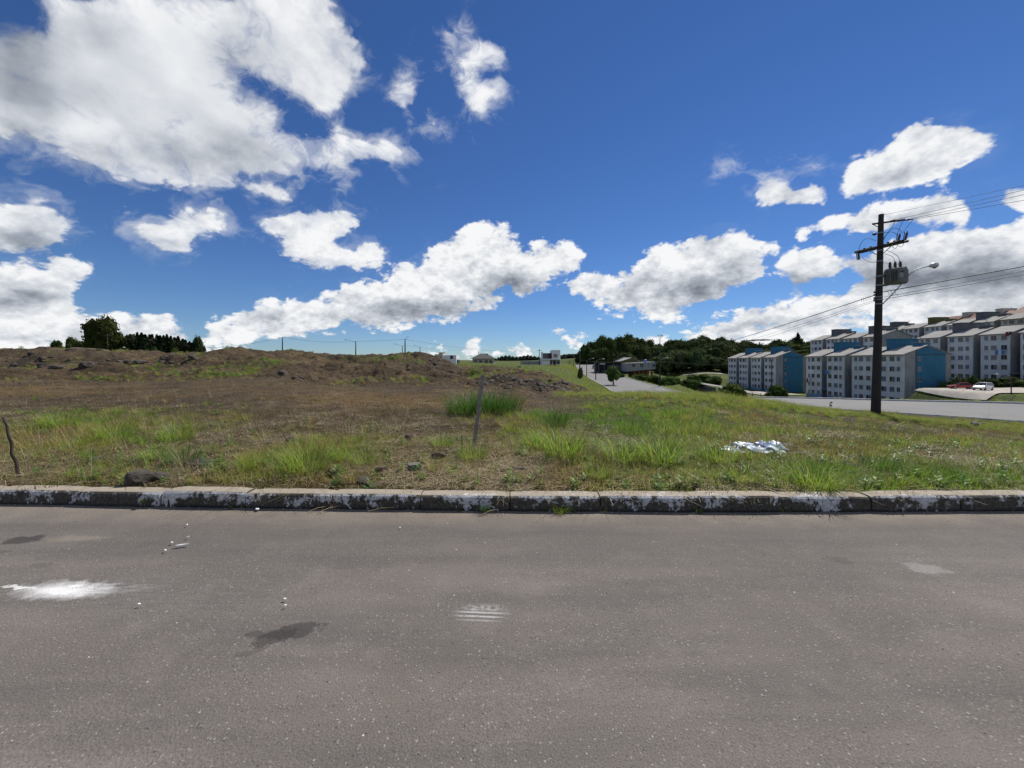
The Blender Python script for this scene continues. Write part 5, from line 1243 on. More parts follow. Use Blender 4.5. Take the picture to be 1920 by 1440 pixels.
# ------------------------------------------------------------------ stakes, cloth, stones, litter
M_STAKE = simple('weathered_stake_wood', (.21,.19,.175), .9, .35, 14, bumps=.5); M_STICK = simple('dark_stick_bark', (.045,.035,.03), .95, .4, 12)
def stake():
    Y = 6.2; X0 = (887-960)/FPX*Y; z0 = land1(X0, Y); zt = CAMZ+(HOR-702)/FPX*Y; X1 = (905.5-960)/FPX*Y
    b = MB(); n = 8; w, d = .058, .016; bm = bmesh.new(); rows = []
    for k in range(n+1):
        u = k/n; p = Vector(((X1-X0)*u, .04*u, -.12+(zt-z0+.12)*u)); j = mnoise.noise((u*5, 1, 2))*.004
        rows.append([bm.verts.new(p+Vector((sx*w*.5*(1.12-.1*u)+j, sy*d, 0))) for sx, sy in ((-1,-1),(1,-1),(1,1),(-1,1))])
    for v in rows[-1][1:3]: v.co.z -= .02
    for a, b_ in zip(rows[:-1], rows[1:]):
        for q in range(4): bm.faces.new((a[q], a[(q+1) % 4], b_[(q+1) % 4], b_[q]))
    bm.faces.new(rows[-1]); bm.faces.new(rows[0][::-1]); me = bpy.data.meshes.new('wooden_stake'); bm.to_mesh(me); bm.free()
    o = link('wooden_stake', me, M_STAKE); o.location = (X0, Y, z0); tag(o, 'weathered grey wooden stake leaning right in the middle of the field', 'stake')
stake()
def stick(px0, py0, px1, py1, Y, r, label, bend=.03, name='stick', mat=None):
    X0 = (px0-960)/FPX*Y; z0 = land1(X0, Y); X1 = (px1-960)/FPX*Y; z1 = zr(Y, py1); rs = random.Random(int(px0)); b = MB()
    pts = [(X0+(X1-X0)*u+rs.uniform(-bend, bend)*.5, Y+.05*u, (z0-.05)+(z1-z0+.05)*u) for u in [k/7 for k in range(8)]]
    b.tube([Vector(p)-Vector((X0, Y, z0)) for p in pts], [r*(1.15-.5*k/7) for k in range(8)], 7)
    o = b.build(name, mat or M_STICK, None, smooth=True); o.location = (X0, Y, z0); tag(o, label, 'stick'); return o
stick(38, 892, -2, 783, 4.75, .017, 'crooked dark branch stuck in the ground at the left edge', .05)
stick(867, 868, 865, 818, 5.6, .007, 'short thin reddish stub left of the leaning stake', .005)
stick(1253, 858, 1250, 800, 6.2, .004, 'thin dry stalk standing in long grass below the avenue crest', .01)
# crumpled cloth / plastic sheet
def cloth():
    Y = 6.0; X = (1420-960)/FPX*Y; z = land1(X, Y)+.02
    t = empty('crumpled_sheet', (X, Y, z)); tag(t, 'crumpled white plastic sheet with dark blue stripes, lying in the grass', 'sheet')
    m, tt, b = material('sheet_plastic'); g = tt.new('ShaderNodeTexCoord').outputs['Object']; s = tt.new('ShaderNodeSeparateXYZ'); tt.l.new(g, s.inputs[0])
    w = tt.m('ADD', tt.m('MULTIPLY', tt.m('ADD', s.outputs[0], tt.m('MULTIPLY', s.outputs[2], 1.6)), 1.0), tt.m('MULTIPLY', tt.noise(g, 5, 3, .5), .12))
    st = tt.m('MULTIPLY', tt.rng(w, -.20, -.17), tt.rng(w, -.02, -.05)); st2 = tt.m('MULTIPLY', tt.rng(w, .22, .24), tt.rng(w, .34, .31))
    c = tt.mix(tt.m('MAXIMUM', st, tt.m('MULTIPLY', st2, .8)), tt.mix(tt.noise(g, 3, 3, .5), (.58,.66,.78), (.74,.78,.84)), (.02,.03,.12)); tt.put(b.inputs['Base Color'], c); b.inputs['Roughness'].default_value = .35
    def sheet(cx, cy, sx, sy, hgt, seed, name, nx=46, ny=30, sharp=1.0):
        u, v = np.meshgrid(np.linspace(-1, 1, nx), np.linspace(-1, 1, ny)); 
        x = cx+sx*(u+.18*fbm(u*2+seed, v*2, 3, seed)*2+.15*v*math.sin(seed)); y = cy+sy*(v+.3*fbm(u*1.5, v*1.5+seed, 3, seed+3)*2)
        f = 1-np.abs(2*vnoise(u*1.5+seed, v*1.2+9, seed+7)-1); f2 = 1-np.abs(2*vnoise(u*4.2+v*2+seed, v*1.6-u, seed+8)-1)
        edge = np.clip(1.15-np.maximum(np.abs(u), np.abs(v)), 0, 1)
        zz_ = hgt*(f**2*.75+f2*.28)*np.clip(edge*2.2, .1, 1)+.01
        i = np.arange(ny-1)[:, None]*nx; j = np.arange(nx-1)[None]; f_ = np.stack([i+j, i+j+1, i+nx+j+1, i+nx+j], -1).reshape(-1, 4)
        o = link(name, mk_mesh(name, np.stack([x, y, zz_], -1).reshape(-1, 3), f_), m, t, smooth=False)
        sm = o.modifiers.new('thickness', 'SOLIDIFY'); sm.thickness = .004
    sheet(-.06, 0, .42, .24, .13, 2.0, 'sheet'); sheet(.22, .07, .22, .14, .17, 5.0, 'fold', 30, 22)
    sheet(-.40, .02, .20, .05, .05, 8.0, 'loose_corner', 20, 8)
    b2 = MB(); b2.tube([(-.1, -.22, .03), (.3, -.2, .035), (.66, -.14, .03)], .008, 5); b2.tube([(.25, .12, .10), (.66, .15, .09)], .005, 5); b2.tube([(-.58, .12, .05), (-.3, .05, .04)], .007, 5); b2.build('white_rod', M_LAMPW, t)
cloth()
# rocks
def rock_mesh(seed, sub=3, flat=.65, block=False):
    bm = bmesh.new(); bmesh.ops.create_icosphere(bm, subdivisions=sub, radius=1) if not block else bmesh.ops.create_cube(bm, size=1.7)
    if block: bmesh.ops.subdivide_edges(bm, edges=bm.edges, cuts=5, use_grid_fill=True)
    rs = random.Random(seed); planes = [(Vector((rs.gauss(0, 1), rs.gauss(0, 1), rs.gauss(0, 1))).normalized(), rs.uniform(.55, .85)) for _ in range(9)]
    for v in bm.verts:
        p = v.co.copy()
        if not block:
            for n, d in planes:
                k = p.dot(n)-d
                if k > 0: p -= n*k*.85
        p *= 1+mnoise.fractal(p*1.8+Vector((seed, 0, 0)), 1, 2, 4)*(.16 if not block else .06); v.co = Vector((p.x, p.y*.85, p.z*flat))
    me = bpy.data.meshes.new('rock'); bm.to_mesh(me); bm.free(); return me
def rock_mat(name, a, b_):
    m, t, b = material(name); g = t.new('ShaderNodeTexCoord').outputs['Object']; w = t.new('ShaderNodeNewGeometry').outputs['Position']
    n = t.noise(w, 9, 7, .7); n2 = t.noise(w, 2.2, 4, .6); c = t.mix(t.rng(n, .3, .7), a, b_); c = t.mix(t.rng(n2, .52, .7, 0, .6), c, (.14,.115,.09)); t.put(b.inputs['Base Color'], c)
    b.inputs['Roughness'].default_value = .92; bump(t, b, n, .8, .05); return m
RK_D = rock_mat('dark_basalt', (.024,.020,.016), (.085,.070,.055)); RK_B = rock_mat('brown_stone', (.05,.035,.024), (.13,.092,.062)); RK_G = rock_mat('grey_stone', (.09,.085,.08), (.2,.185,.17))
ROCKS = [rock_mesh(k, 3, .6+.1*(k % 3)) for k in range(7)]; BLOCK = rock_mesh(50, 2, .8, True)
def rock(px, py, w, mat, label, me=None, z=None, hs=1.0, group=None, name='rock', cat='rock', Y=None, rz=None, sink=.25):
    if Y is None:
        Y = 8.0
        for _ in range(60):
            X = (px-960)/FPX*Y; Yn = (CAMZ-land1(X, Y))*FPX/max(py-HOR, 3); Y = Y*.6+min(max(Yn, 4.3), 60)*.4
    X = (px-960)/FPX*Y; g = land1(X, Y); s_ = w/FPX*Y/2*1.08
    o = bpy.data.objects.new(name, me or ROCKS[int(px) % 7]); C.objects.link(o); o.location = (X, Y, g+s_*.6*hs*(1-sink*1.4)); o.scale = (s_, s_, s_*hs); o.rotation_euler = (0, 0, rz if rz is not None else px % 6)
    if not o.data.materials: o.data.materials.append(mat)
    o.material_slots[0].link = 'OBJECT'; o.material_slots[0].material = mat; tag(o, label, cat, group); return o
rock(768, 824, 22, RK_B, 'dark brown rock with pale patch, alone on brown turf left of the stake')
rock(822, 862, 30, RK_B, 'flat reddish rock just left of the leaning stake')
rock(777, 882, 24, RK_G, 'squared broken block beside grass tufts, left of the stake', BLOCK, hs=.9, rz=.4)
rock(262, 911, 44, RK_D, 'split dark rock right behind the kerb at the left', hs=1.35)
rock(298, 903, 34, RK_D, 'rounded grey rock touching the split one behind the kerb')
rock(440, 884, 34, RK_D, 'flat dark stone among dry grass left of the big tuft', hs=.6)
rock(375, 872, 46, RK_D, 'wide low dark stone between two thin grass tufts', hs=.5)
rock(270, 868, 34, RK_D, 'dark stone right of the small upright weed', hs=.5)
rock(178, 863, 22, RK_D, 'small dark stone left of the white chip', hs=.6)
rock(215, 870, 14, RK_G, 'small white chip of stone beside the upright weed', hs=.8)
rock(622, 890, 30, RK_D, 'dark stone right of the large bright tuft', hs=.7)
rock(505, 835, 16, RK_B, 'small brown stone above the large bright tuft', hs=.7); rock(550, 828, 26, RK_B, 'brown clod behind the large bright tuft', hs=.7)
rock(668, 843, 18, RK_B, 'brown stone at the left of a pair, far left of the stake'); rock(690, 850, 22, RK_B, 'larger brown stone of the pair left of the stake', hs=.7)
rock(715, 888, 26, RK_B, 'reddish brown stone near the kerb left of the squared block'); rock(680, 905, 40, RK_D, 'low bluish dark stone behind the kerb', hs=.45); rock(692, 916, 30, RK_D, 'second low stone hugging the kerb', hs=.6)
rock(975, 885, 24, RK_D, 'purplish stone right of the stake, in dry straw', hs=.6); rock(1090, 886, 22, RK_B, 'brown clod in straw right of the purplish stone', hs=.9)
rock(1150, 869, 16, RK_B, 'small flat brown stone in grass centre right', hs=.6); rock(1103, 912, 22, RK_G, 'pale broken brick piece by the kerb', BLOCK, hs=.4, rz=.2); rock(1150, 917, 18, RK_D, 'small dark cube-like stone by the kerb', BLOCK, hs=.7, rz=.8)
rock(1610, 882, 40, RK_D, 'large dark clod in the grass right of the white sheet', hs=.5); rock(1618, 905, 26, RK_D, 'dark clod nearer the kerb right of the white sheet', hs=.7); rock(1800, 880, 26, RK_D, 'dark stone at the right below the sparse stalks', hs=.6)
rock(1828, 800, 18, RK_G, 'grey stone at the far right near the avenue'); rock(1797, 800, 18, RK_D, 'dark flat stone left of the grey one near the avenue', hs=.6); rock(1845, 798, 16, RK_D, 'small dark stone right of the grey one near the avenue', hs=.6)
for px, py, w, lab in ((83,712,24,'big dark boulder at the foot of the left earth bank'),(103,710,16,'smaller dark boulder right of the biggest one on the left bank'),(89,696,16,'dark boulder above the biggest one on the left bank'),(112,700,16,'boulder with light top on the left bank'),
                    (163,701,22,'brown boulder heap centre of the left bank'),(240,692,16,'dark rock at the left of the stony patch'),(262,688,18,'rock in the upper stony patch'),(305,688,14,'dark rock at the right end of the stony patch'),(362,676,18,'black hollow rock near the bank top'),
                    (322,676,12,'grey squared rock near the bank top'),(560,715,24,'dark broken rock at the middle bank foot'),(530,724,20,'flat rock left of the middle bank foot')):
    rock(px, py, w, RK_D, lab, Y=(33.5 if py > 698 else 36.5) if px < 400 else 27, sink=.55, cat='boulder', name='boulder')
rock(165, 664, 76, RK_B, 'broad smooth grey rock hump on the left skyline', Y=47, hs=.42, name='boulder', cat='boulder', me=ROCKS[5], sink=.9)
# litter on the street
M_PAPER = simple('white_paper', (.75,.75,.73), .7, .05); M_STRAWM = simple('dry_straw', (.42,.34,.20), .9, .2)
def flat_bit(px, py, w, d, ang, mat, name, label, cat, h=.006, group=None):
    Y = CAMZ*FPX/(py-HOR); X = (px-960)/FPX*Y; bm = bmesh.new(); rs = random.Random(int(px))
    top = [bm.verts.new((math.cos(a)*w*rs.uniform(.8, 1.1), math.sin(a)*d*rs.uniform(.75, 1.1), h*rs.uniform(.6, 1.8))) for a in [i*math.pi/4+.3 for i in range(8)]]
    bot = [bm.verts.new((v.co.x*.98, v.co.y*.98, 0)) for v in top]; bm.faces.new(top); bm.faces.new(bot[::-1])
    for q in range(8): bm.faces.new((bot[q], bot[(q+1) % 8], top[(q+1) % 8], top[q]))
    me = bpy.data.meshes.new(name); bm.to_mesh(me); bm.free(); o = link(name, me, mat); o.location = (X, Y, .012); o.rotation_euler = (0, 0, ang); tag(o, label, cat, group)
flat_bit(341, 1025, .052, .012, .35, M_PAPER, 'paper_strip', 'white paper strip lying on the asphalt at the left', 'paper strip')
for px, py, w in ((323,1020,.014),(352,1010,.012),(310,1035,.012),(483,957,.03),(534,1127,.012),(535,1140,.01),(261,1137,.01),(750,992,.01),(351,987,.01)):
    flat_bit(px, py, w, w*.6, px, M_PAPER, 'paper_scrap', {323:'tiny white scrap left of the paper strip',352:'white crumb above the paper strip',310:'faint scrap below the paper strip',483:'torn white tissue by the kerb left of the dry stalks',534:'white chip above the dark damp stain',535:'second white chip above the damp stain',261:'white crumb right of the powder spill',750:'white crumb in the middle of the street near the kerb',351:'white chip closest to the kerb above the paper strip'}[px], 'scrap', group='white scraps on the street')
def stalk(px0, py0, px1, py1, label, r=.004):
    Y0 = CAMZ*FPX/(py0-HOR); Y1 = CAMZ*FPX/(py1-HOR); a = Vector(((px0-960)/FPX*Y0, Y0, .008)); c = Vector(((px1-960)/FPX*Y1, Y1, .03)); b = MB(); b.tube([Vector((0, 0, 0)), (c-a)*.5+Vector((0, 0, .015)), c-a], [r, r*.9, r*.5], 5)
    o = b.build('dry_stalk', M_STRAWM, None); o.location = a; tag(o, label, 'stalk', 'dry stalks on the street')
stalk(578, 961, 612, 955, 'dry stalk lying by the kerb beside the tissue'); stalk(595, 963, 640, 953, 'second dry stalk crossing the first by the kerb'); stalk(900, 968, 935, 960, 'dry stalk lying on the asphalt below the kerb, centre', .004)
stalk(690, 960, 740, 957, 'dark twig lying in the gutter left of centre')
# cone / red-white litter on the avenue edge
t = empty('litter_bundle', ((1558-960)/FPX*20.5, 20.5, land1((1558-960)/FPX*20.5, 20.5)+.25)); tag(t, 'small red and white rag caught on weeds beside the avenue', 'rag')
b = MB(); 
for k in range(9): a = k*.7; b.quad([(math.cos(a)*.05-.15+.03*k, 0, .02*k), (.12*math.cos(a)+.05, .05, .1), (.1*math.sin(a)+.05, .1, .28), (-.1, .04, .1+.04*k)])
b.build('white_rag', M_CLOTHW, t); t.scale = (.62, .62, .62)
b = MB()
for k in range(6): a = k*1.1; b.quad([(.05+.04*math.cos(a), 0, .34), (.13*math.cos(a)+.05, .02, .45), (.05, .05, .52), (-.04+.02*k, .03, .42)])
b.build('red_rag', simple('red_rag_cloth', (.45,.06,.03), .8, .1), t)

# ------------------------------------------------------------------ grass, weeds and straw
def blade_mat(name, ramp, trans=.35):
    m, t, b = material(name)
    a = t.new('ShaderNodeAttribute'); a.attribute_name = 'tint'; a.attribute_type = 'INSTANCER'; tint = a.outputs['Fac']
    h = t.new('ShaderNodeAttribute'); h.attribute_name = 'hgt'; hf = h.outputs['Fac']; rn = t.new('ShaderNodeAttribute'); rn.attribute_name = 'rnd'; rf = rn.outputs['Fac']
    x = t.m('ADD', tint, t.m('MULTIPLY', t.m('SUBTRACT', rf, .5), .55), clamp=True)
    r = t.new('ShaderNodeValToRGB'); t.l.new(x, r.inputs[0]); els = r.color_ramp.elements
    for i, (p, c) in enumerate(ramp):
        e = els[i] if i < 2 else els.new(p); e.position = p; e.color = (*c, 1)
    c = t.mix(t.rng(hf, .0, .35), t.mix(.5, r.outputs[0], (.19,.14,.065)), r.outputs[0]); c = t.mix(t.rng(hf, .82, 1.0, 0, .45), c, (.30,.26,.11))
    t.put(b.inputs['Base Color'], c); b.inputs['Roughness'].default_value = .5; b.inputs['Specular IOR Level'].default_value = .35
    tr = t.new('ShaderNodeBsdfTranslucent'); t.l.new(c, tr.inputs[0]); mx = t.new('ShaderNodeMixShader'); mx.inputs[0].default_value = trans
    t.l.new(b.outputs[0], mx.inputs[1]); t.l.new(tr.outputs[0], mx.inputs[2]); t.l.new(mx.outputs[0], t.n['Material Output'].inputs[0]); return m
# ramp positions must rise: 0 dry ... 1 lush
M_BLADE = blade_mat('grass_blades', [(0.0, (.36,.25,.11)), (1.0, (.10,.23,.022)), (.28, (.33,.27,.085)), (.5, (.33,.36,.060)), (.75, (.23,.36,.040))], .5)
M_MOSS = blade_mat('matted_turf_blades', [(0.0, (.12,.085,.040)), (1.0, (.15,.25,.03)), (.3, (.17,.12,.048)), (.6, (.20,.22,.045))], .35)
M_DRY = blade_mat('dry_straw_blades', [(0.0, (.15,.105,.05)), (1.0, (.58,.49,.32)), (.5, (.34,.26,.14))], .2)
M_WEED = blade_mat('broad_leaves', [(0.0, (.14,.17,.03)), (1.0, (.09,.20,.025)), (.5, (.16,.24,.035))], .4)
def tuft_mesh(name, seed, n, rad, hmin, hmax, lean, width, segs=4, mat=None, droop=1.0, flat=False):
    rs = np.random.RandomState(seed); V = []; F = []; HG = []; RN = []
    k = 0
    for i in range(n):
        th = rs.rand()*6.283; rr = rad*math.sqrt(rs.rand()); bx, by = rr*math.cos(th), rr*math.sin(th)
        L = hmin+(hmax-hmin)*rs.rand()**.8; out = th+rs.randn()*.6; le = lean*(.3+.9*rs.rand()); w = width*(.6+.7*rs.rand()); rnd_ = rs.rand()
        dx, dy = math.cos(out), math.sin(out); px_, py_, pz_ = bx, by, -.01 if not flat else .01+rs.rand()*.03
        ang = (math.pi/2-.15-le*.35) if not flat else rs.uniform(-.08, .2)
        tw = rs.uniform(-.6, .6); sx, sy = -dy*math.cos(tw)+dx*math.sin(tw), dx*math.cos(tw)+dy*math.sin(tw)
        for s in range(segs+1):
            u = s/segs; ww = w*(1-u**1.6)*.5+(.0006 if s == segs else 0)
            V.append((px_-sx*ww, py_-sy*ww, pz_)); V.append((px_+sx*ww, py_+sy*ww, pz_)); HG += [u, u]; RN += [rnd_, rnd_]
            st = L/segs; px_ += dx*math.cos(ang)*st; py_ += dy*math.cos(ang)*st; pz_ += math.sin(ang)*st
            ang -= (le*1.5*droop/segs*(.4+u*1.3)) if not flat else rs.uniform(-.12, .14)
            if flat and pz_ < .004: pz_ = .004
        for s in range(segs): F.append((k+2*s, k+2*s+1, k+2*s+3, k+2*s+2))
        k += 2*(segs+1)
    me = mk_mesh(name, V, F); attr(me, 'hgt', HG); attr(me, 'rnd', RN); me.materials.append(mat or M_BLADE); return me
def weed_mesh(name, seed, n, size, h, mat):
    """upright or rosette weed with broad leaves"""
    rs = np.random.RandomState(seed); V = []; F = []; HG = []; RN = []; k = 0
    for i in range(n):
        z = h*(i/n)*.95; th = i*2.4+rs.rand()*.5; L = size*(1.1-.6*i/n)*(.7+.5*rs.rand()); w = L*.32; el = .5-.5*(1-i/n)+rs.rand()*.4
        d = np.array([math.cos(th)*math.cos(el), math.sin(th)*math.cos(el), math.sin(el)]); s = np.array([-math.sin(th), math.cos(th), 0]); r = rs.rand()
        base = np.array([0, 0, z+.005]); pts = [base, base+d*L*.35+s*w*.5, base+d*L*.75+s*w*.35-[0, 0, L*.04], base+d*L-[0, 0, L*.12], base+d*L*.75-s*w*.35-[0, 0, L*.04], base+d*L*.35-s*w*.5]
        V += [tuple(p) for p in pts]; F += [(k, k+1, k+5, k+5), (k+1, k+2, k+4, k+5), (k+2, k+3, k+4, k+4)]; HG += [.5]*6; RN += [r]*6; k += 6
    F3 = []; me = bpy.data.meshes.new(name); me.from_pydata(V, [], [tuple(dict.fromkeys(f)) for f in F])
    attr(me, 'hgt', HG); attr(me, 'rnd', RN); me.materials.append(mat); return me
def proto(me):
    return bpy.data.objects.new(me.name, me)             # template only, not linked to the scene
TALL = [proto(tuft_mesh('tall_tuft', 100+k, 58, .09, .20, .48, 1.05, .0085)) for k in range(4)]
MEDT = [proto(tuft_mesh('medium_tuft', 120+k, 42, .07, .09, .24, .95, .0065, 3)) for k in range(4)]
TURF = [proto(tuft_mesh('turf', 140+k, 46, .17, .03, .10, .9, .0055, 2)) for k in range(4)]
MOSS = [proto(tuft_mesh('low_turf', 160+k, 60, .22, .015, .055, 1.1, .006, 2, M_MOSS)) for k in range(3)]
STRW = [proto(tuft_mesh('straw', 180+k, 16, .20, .08, .30, .5, .005, 3, M_DRY, flat=True)) for k in range(3)]
SEED = [proto(tuft_mesh('stalks', 190+k, 9, .05, .25, .50, .45, .004, 4, M_DRY)) for k in range(2)]
WEED = [proto(weed_mesh('weed', 200+k, 12+5*k, .075, .03+.05*k, M_WEED)) for k in range(3)]
CLOD = []
for k in range(4):
    me = rock_mesh(70+k, 2, .7); me.materials.append([RK_D, RK_B, RK_D, RK_D][k]); CLOD.append(proto(me))

def scatter(name, X, Y, scale, tint, protos, label, cat, seed, sink=0.0, tilt=.12, kind='stuff', Z=None, zs=None):
    rs = np.random.RandomState(seed); n = len(X)
    Z = land(X, Y)-sink*scale if Z is None else Z
    me = bpy.data.meshes.new(name); me.vertices.add(n); me.vertices.foreach_set('co', np.stack([X, Y, Z], -1).astype(np.float32).ravel())
    attr(me, 'sc', scale); attr(me, 'tint', tint); attr(me, 'rz', rs.rand(n)*6.283); attr(me, 'tx', rs.randn(n)*tilt); attr(me, 'pick', rs.randint(0, len(protos), n).astype(float))
    attr(me, 'zs', np.ones(n) if zs is None else zs)
    o = bpy.data.objects.new(name, me); C.objects.link(o); tag(o, label, cat, kind=kind)
    g = bpy.data.node_groups.new(name+'_scatter', 'GeometryNodeTree'); g.interface.new_socket('Geometry', in_out='INPUT', socket_type='NodeSocketGeometry'); g.interface.new_socket('Geometry', in_out='OUTPUT', socket_type='NodeSocketGeometry')
    N_ = g.nodes; L_ = g.links; gi = N_.new('NodeGroupInput'); go = N_.new('NodeGroupOutput')
    def na(nm):
        a = N_.new('GeometryNodeInputNamedAttribute'); a.data_type = 'FLOAT'; a.inputs[0].default_value = nm; return a.outputs[0]
    pts = N_.new('GeometryNodeMeshToPoints'); L_.new(gi.outputs[0], pts.inputs['Mesh'])
    gt = N_.new('GeometryNodeGeometryToInstance')
    for p in reversed(protos):
        oi = N_.new('GeometryNodeObjectInfo'); oi.inputs['Object'].default_value = p; oi.inputs['As Instance'].default_value = True; L_.new(oi.outputs['Geometry'], gt.inputs[0])
    ip = N_.new('GeometryNodeInstanceOnPoints'); L_.new(pts.outputs[0], ip.inputs['Points']); L_.new(gt.outputs[0], ip.inputs['Instance'])
    # object infos come in as one instance each: pick among them
    ji = N_.new('GeometryNodeJoinGeometry'); g.links.remove(gt.inputs[0].links[0]) if gt.inputs[0].links else None
    for l in list(g.links):
        if l.to_node == gt or l.from_node == gt: g.links.remove(l)
    for n_ in [x for x in N_ if x.bl_idname == 'GeometryNodeObjectInfo']: L_.new(n_.outputs['Geometry'], ji.inputs[0])
    N_.remove(gt); L_.new(ji.outputs[0], ip.inputs['Instance']); ip.inputs['Pick Instance'].default_value = True
    pi = N_.new('FunctionNodeFloatToInt'); L_.new(na('pick'), pi.inputs[0]); L_.new(pi.outputs[0], ip.inputs['Instance Index'])
    cr = N_.new('ShaderNodeCombineXYZ'); L_.new(na('tx'), cr.inputs[0]); L_.new(na('rz'), cr.inputs[2]); 
    er = N_.new('FunctionNodeEulerToRotation'); L_.new(cr.outputs[0], er.inputs[0]); L_.new(er.outputs[0], ip.inputs['Rotation'])
    sm = N_.new('ShaderNodeMath'); sm.operation = 'MULTIPLY'; L_.new(na('sc'), sm.inputs[0]); L_.new(na('zs'), sm.inputs[1])
    cs = N_.new('ShaderNodeCombineXYZ'); L_.new(na('sc'), cs.inputs[0]); L_.new(na('sc'), cs.inputs[1]); L_.new(sm.outputs[0], cs.inputs[2]); L_.new(cs.outputs[0], ip.inputs['Scale'])
    L_.new(ip.outputs[0], go.inputs[0])
    md = o.modifiers.new('scatter', 'NODES'); md.node_group = g; return o
rg = np.random.RandomState(99)
def sample(n, Y0, Y1, power=1.0, pad=.15):
    """places on the field, denser near the kerb (even in the picture rather than on the ground)"""
    u = rg.rand(n); Y = 1/(1/Y0+(1/Y1-1/Y0)*u**power); X = (rg.rand(n)*2-1)*(1.333+pad)*Y
    ok = (Y > kerbY(X)+.24+.22*rg.rand(len(X))) & (ave_near(X, Y)[0] > .3); return X[ok], Y[ok]
def keep(X, Y, p): k = rg.rand(len(X)) < p; return X[k], Y[k]
def clear(X, Y, seed=91, f=1.1):           # open patches between the tufts
    return sstep(fbm(X*f, Y*f*.9, 3, seed), -.05, .13)
# low matted cover everywhere
X, Y = sample(20000, 4.2, 34); g, oc, rk, lu = maps(X, Y); k = rg.rand(len(X)) < (.20+.6*g+.5*oc)*(1-.8*rk)*(.35+.65*clear(X, Y, 13, 1.6)); X, Y, g = X[k], Y[k], g[k]
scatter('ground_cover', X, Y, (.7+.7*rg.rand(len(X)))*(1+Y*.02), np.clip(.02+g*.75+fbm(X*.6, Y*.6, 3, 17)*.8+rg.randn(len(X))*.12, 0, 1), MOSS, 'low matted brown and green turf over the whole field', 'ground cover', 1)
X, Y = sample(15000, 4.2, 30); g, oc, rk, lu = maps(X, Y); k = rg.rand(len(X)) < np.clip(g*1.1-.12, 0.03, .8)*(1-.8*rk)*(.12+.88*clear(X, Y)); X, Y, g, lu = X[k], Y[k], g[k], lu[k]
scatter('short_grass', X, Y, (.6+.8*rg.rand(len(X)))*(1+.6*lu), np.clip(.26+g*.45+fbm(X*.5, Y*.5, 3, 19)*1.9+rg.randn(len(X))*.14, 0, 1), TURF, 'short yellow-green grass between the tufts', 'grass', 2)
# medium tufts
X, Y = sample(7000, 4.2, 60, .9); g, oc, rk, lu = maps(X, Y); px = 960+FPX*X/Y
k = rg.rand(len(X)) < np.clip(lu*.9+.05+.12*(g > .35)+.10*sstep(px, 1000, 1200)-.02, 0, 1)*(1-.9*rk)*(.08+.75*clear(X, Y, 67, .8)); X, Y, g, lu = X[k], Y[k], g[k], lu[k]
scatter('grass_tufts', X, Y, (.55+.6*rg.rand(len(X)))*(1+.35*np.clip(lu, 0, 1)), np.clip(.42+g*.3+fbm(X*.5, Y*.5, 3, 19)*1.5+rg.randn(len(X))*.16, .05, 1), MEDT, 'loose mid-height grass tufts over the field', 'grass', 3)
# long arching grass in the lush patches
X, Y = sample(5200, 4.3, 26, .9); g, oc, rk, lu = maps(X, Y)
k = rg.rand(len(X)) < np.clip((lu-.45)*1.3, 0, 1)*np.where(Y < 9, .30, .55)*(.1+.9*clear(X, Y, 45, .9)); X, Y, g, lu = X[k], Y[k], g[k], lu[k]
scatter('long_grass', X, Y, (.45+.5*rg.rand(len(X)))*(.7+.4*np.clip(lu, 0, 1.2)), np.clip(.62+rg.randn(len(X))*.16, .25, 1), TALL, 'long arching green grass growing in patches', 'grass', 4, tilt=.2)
# crest of the slope beside the avenue
n = 2600; px = 1040+900*rg.rand(n); Yc = np.interp(px, [1040,1110,1180,1260,1350,1450,1550,1640,1750,1900], [22,20,20,18,17,17.5,17.5,19,18,17])+rg.randn(n)*1.8; Xc = (px-960)/FPX*Yc
ok = ave_near(Xc, Yc)[0] > .4; Xc, Yc, px = Xc[ok], Yc[ok], px[ok]
hs = np.interp(px, [1040,1150,1200,1400,1450,1640,1900], [.45,.6,.85,.95,.8,.55,.5])
scatter('crest_grass', Xc, Yc, (.6+.5*rg.rand(len(Xc)))*hs, np.clip(.55+rg.randn(len(Xc))*.16, .2, 1), TALL, 'long grass along the top of the slope above the avenue', 'grass', 5, tilt=.25)
# verges of the avenue and slope to the right
X = rg.rand(26000)*100-5; Y = 22+rg.rand(26000)*190; d, _ = ave_near(X, Y); k = (d > .4) & (d < 16) & (rg.rand(len(X)) < np.exp(-d/5)*.9+.04); X, Y = X[k], Y[k]
zq = 1+Y*.012
scatter('verge_grass', X, Y, (.6+.7*rg.rand(len(X)))*zq, np.clip(.5+rg.randn(len(X))*.18, 0, 1), MEDT, 'rough grass on both verges of the avenue', 'grass', 6)
# far meadow tufts on the slope and on the mounds
X, Y = sample(14000, 22, 130, .8); g, oc, rk, lu = maps(X, Y); k = rg.rand(len(X)) < np.clip(g*1.2-.1, .02, 1)*(1-.7*rk); X, Y, g = X[k], Y[k], g[k]
scatter('far_grass', X, Y, (.7+.8*rg.rand(len(X)))*(1+Y*.008), np.clip(.30+g*.5+rg.randn(len(X))*.15, 0, 1), MEDT, 'thin grass on the torn earth banks', 'grass', 7)
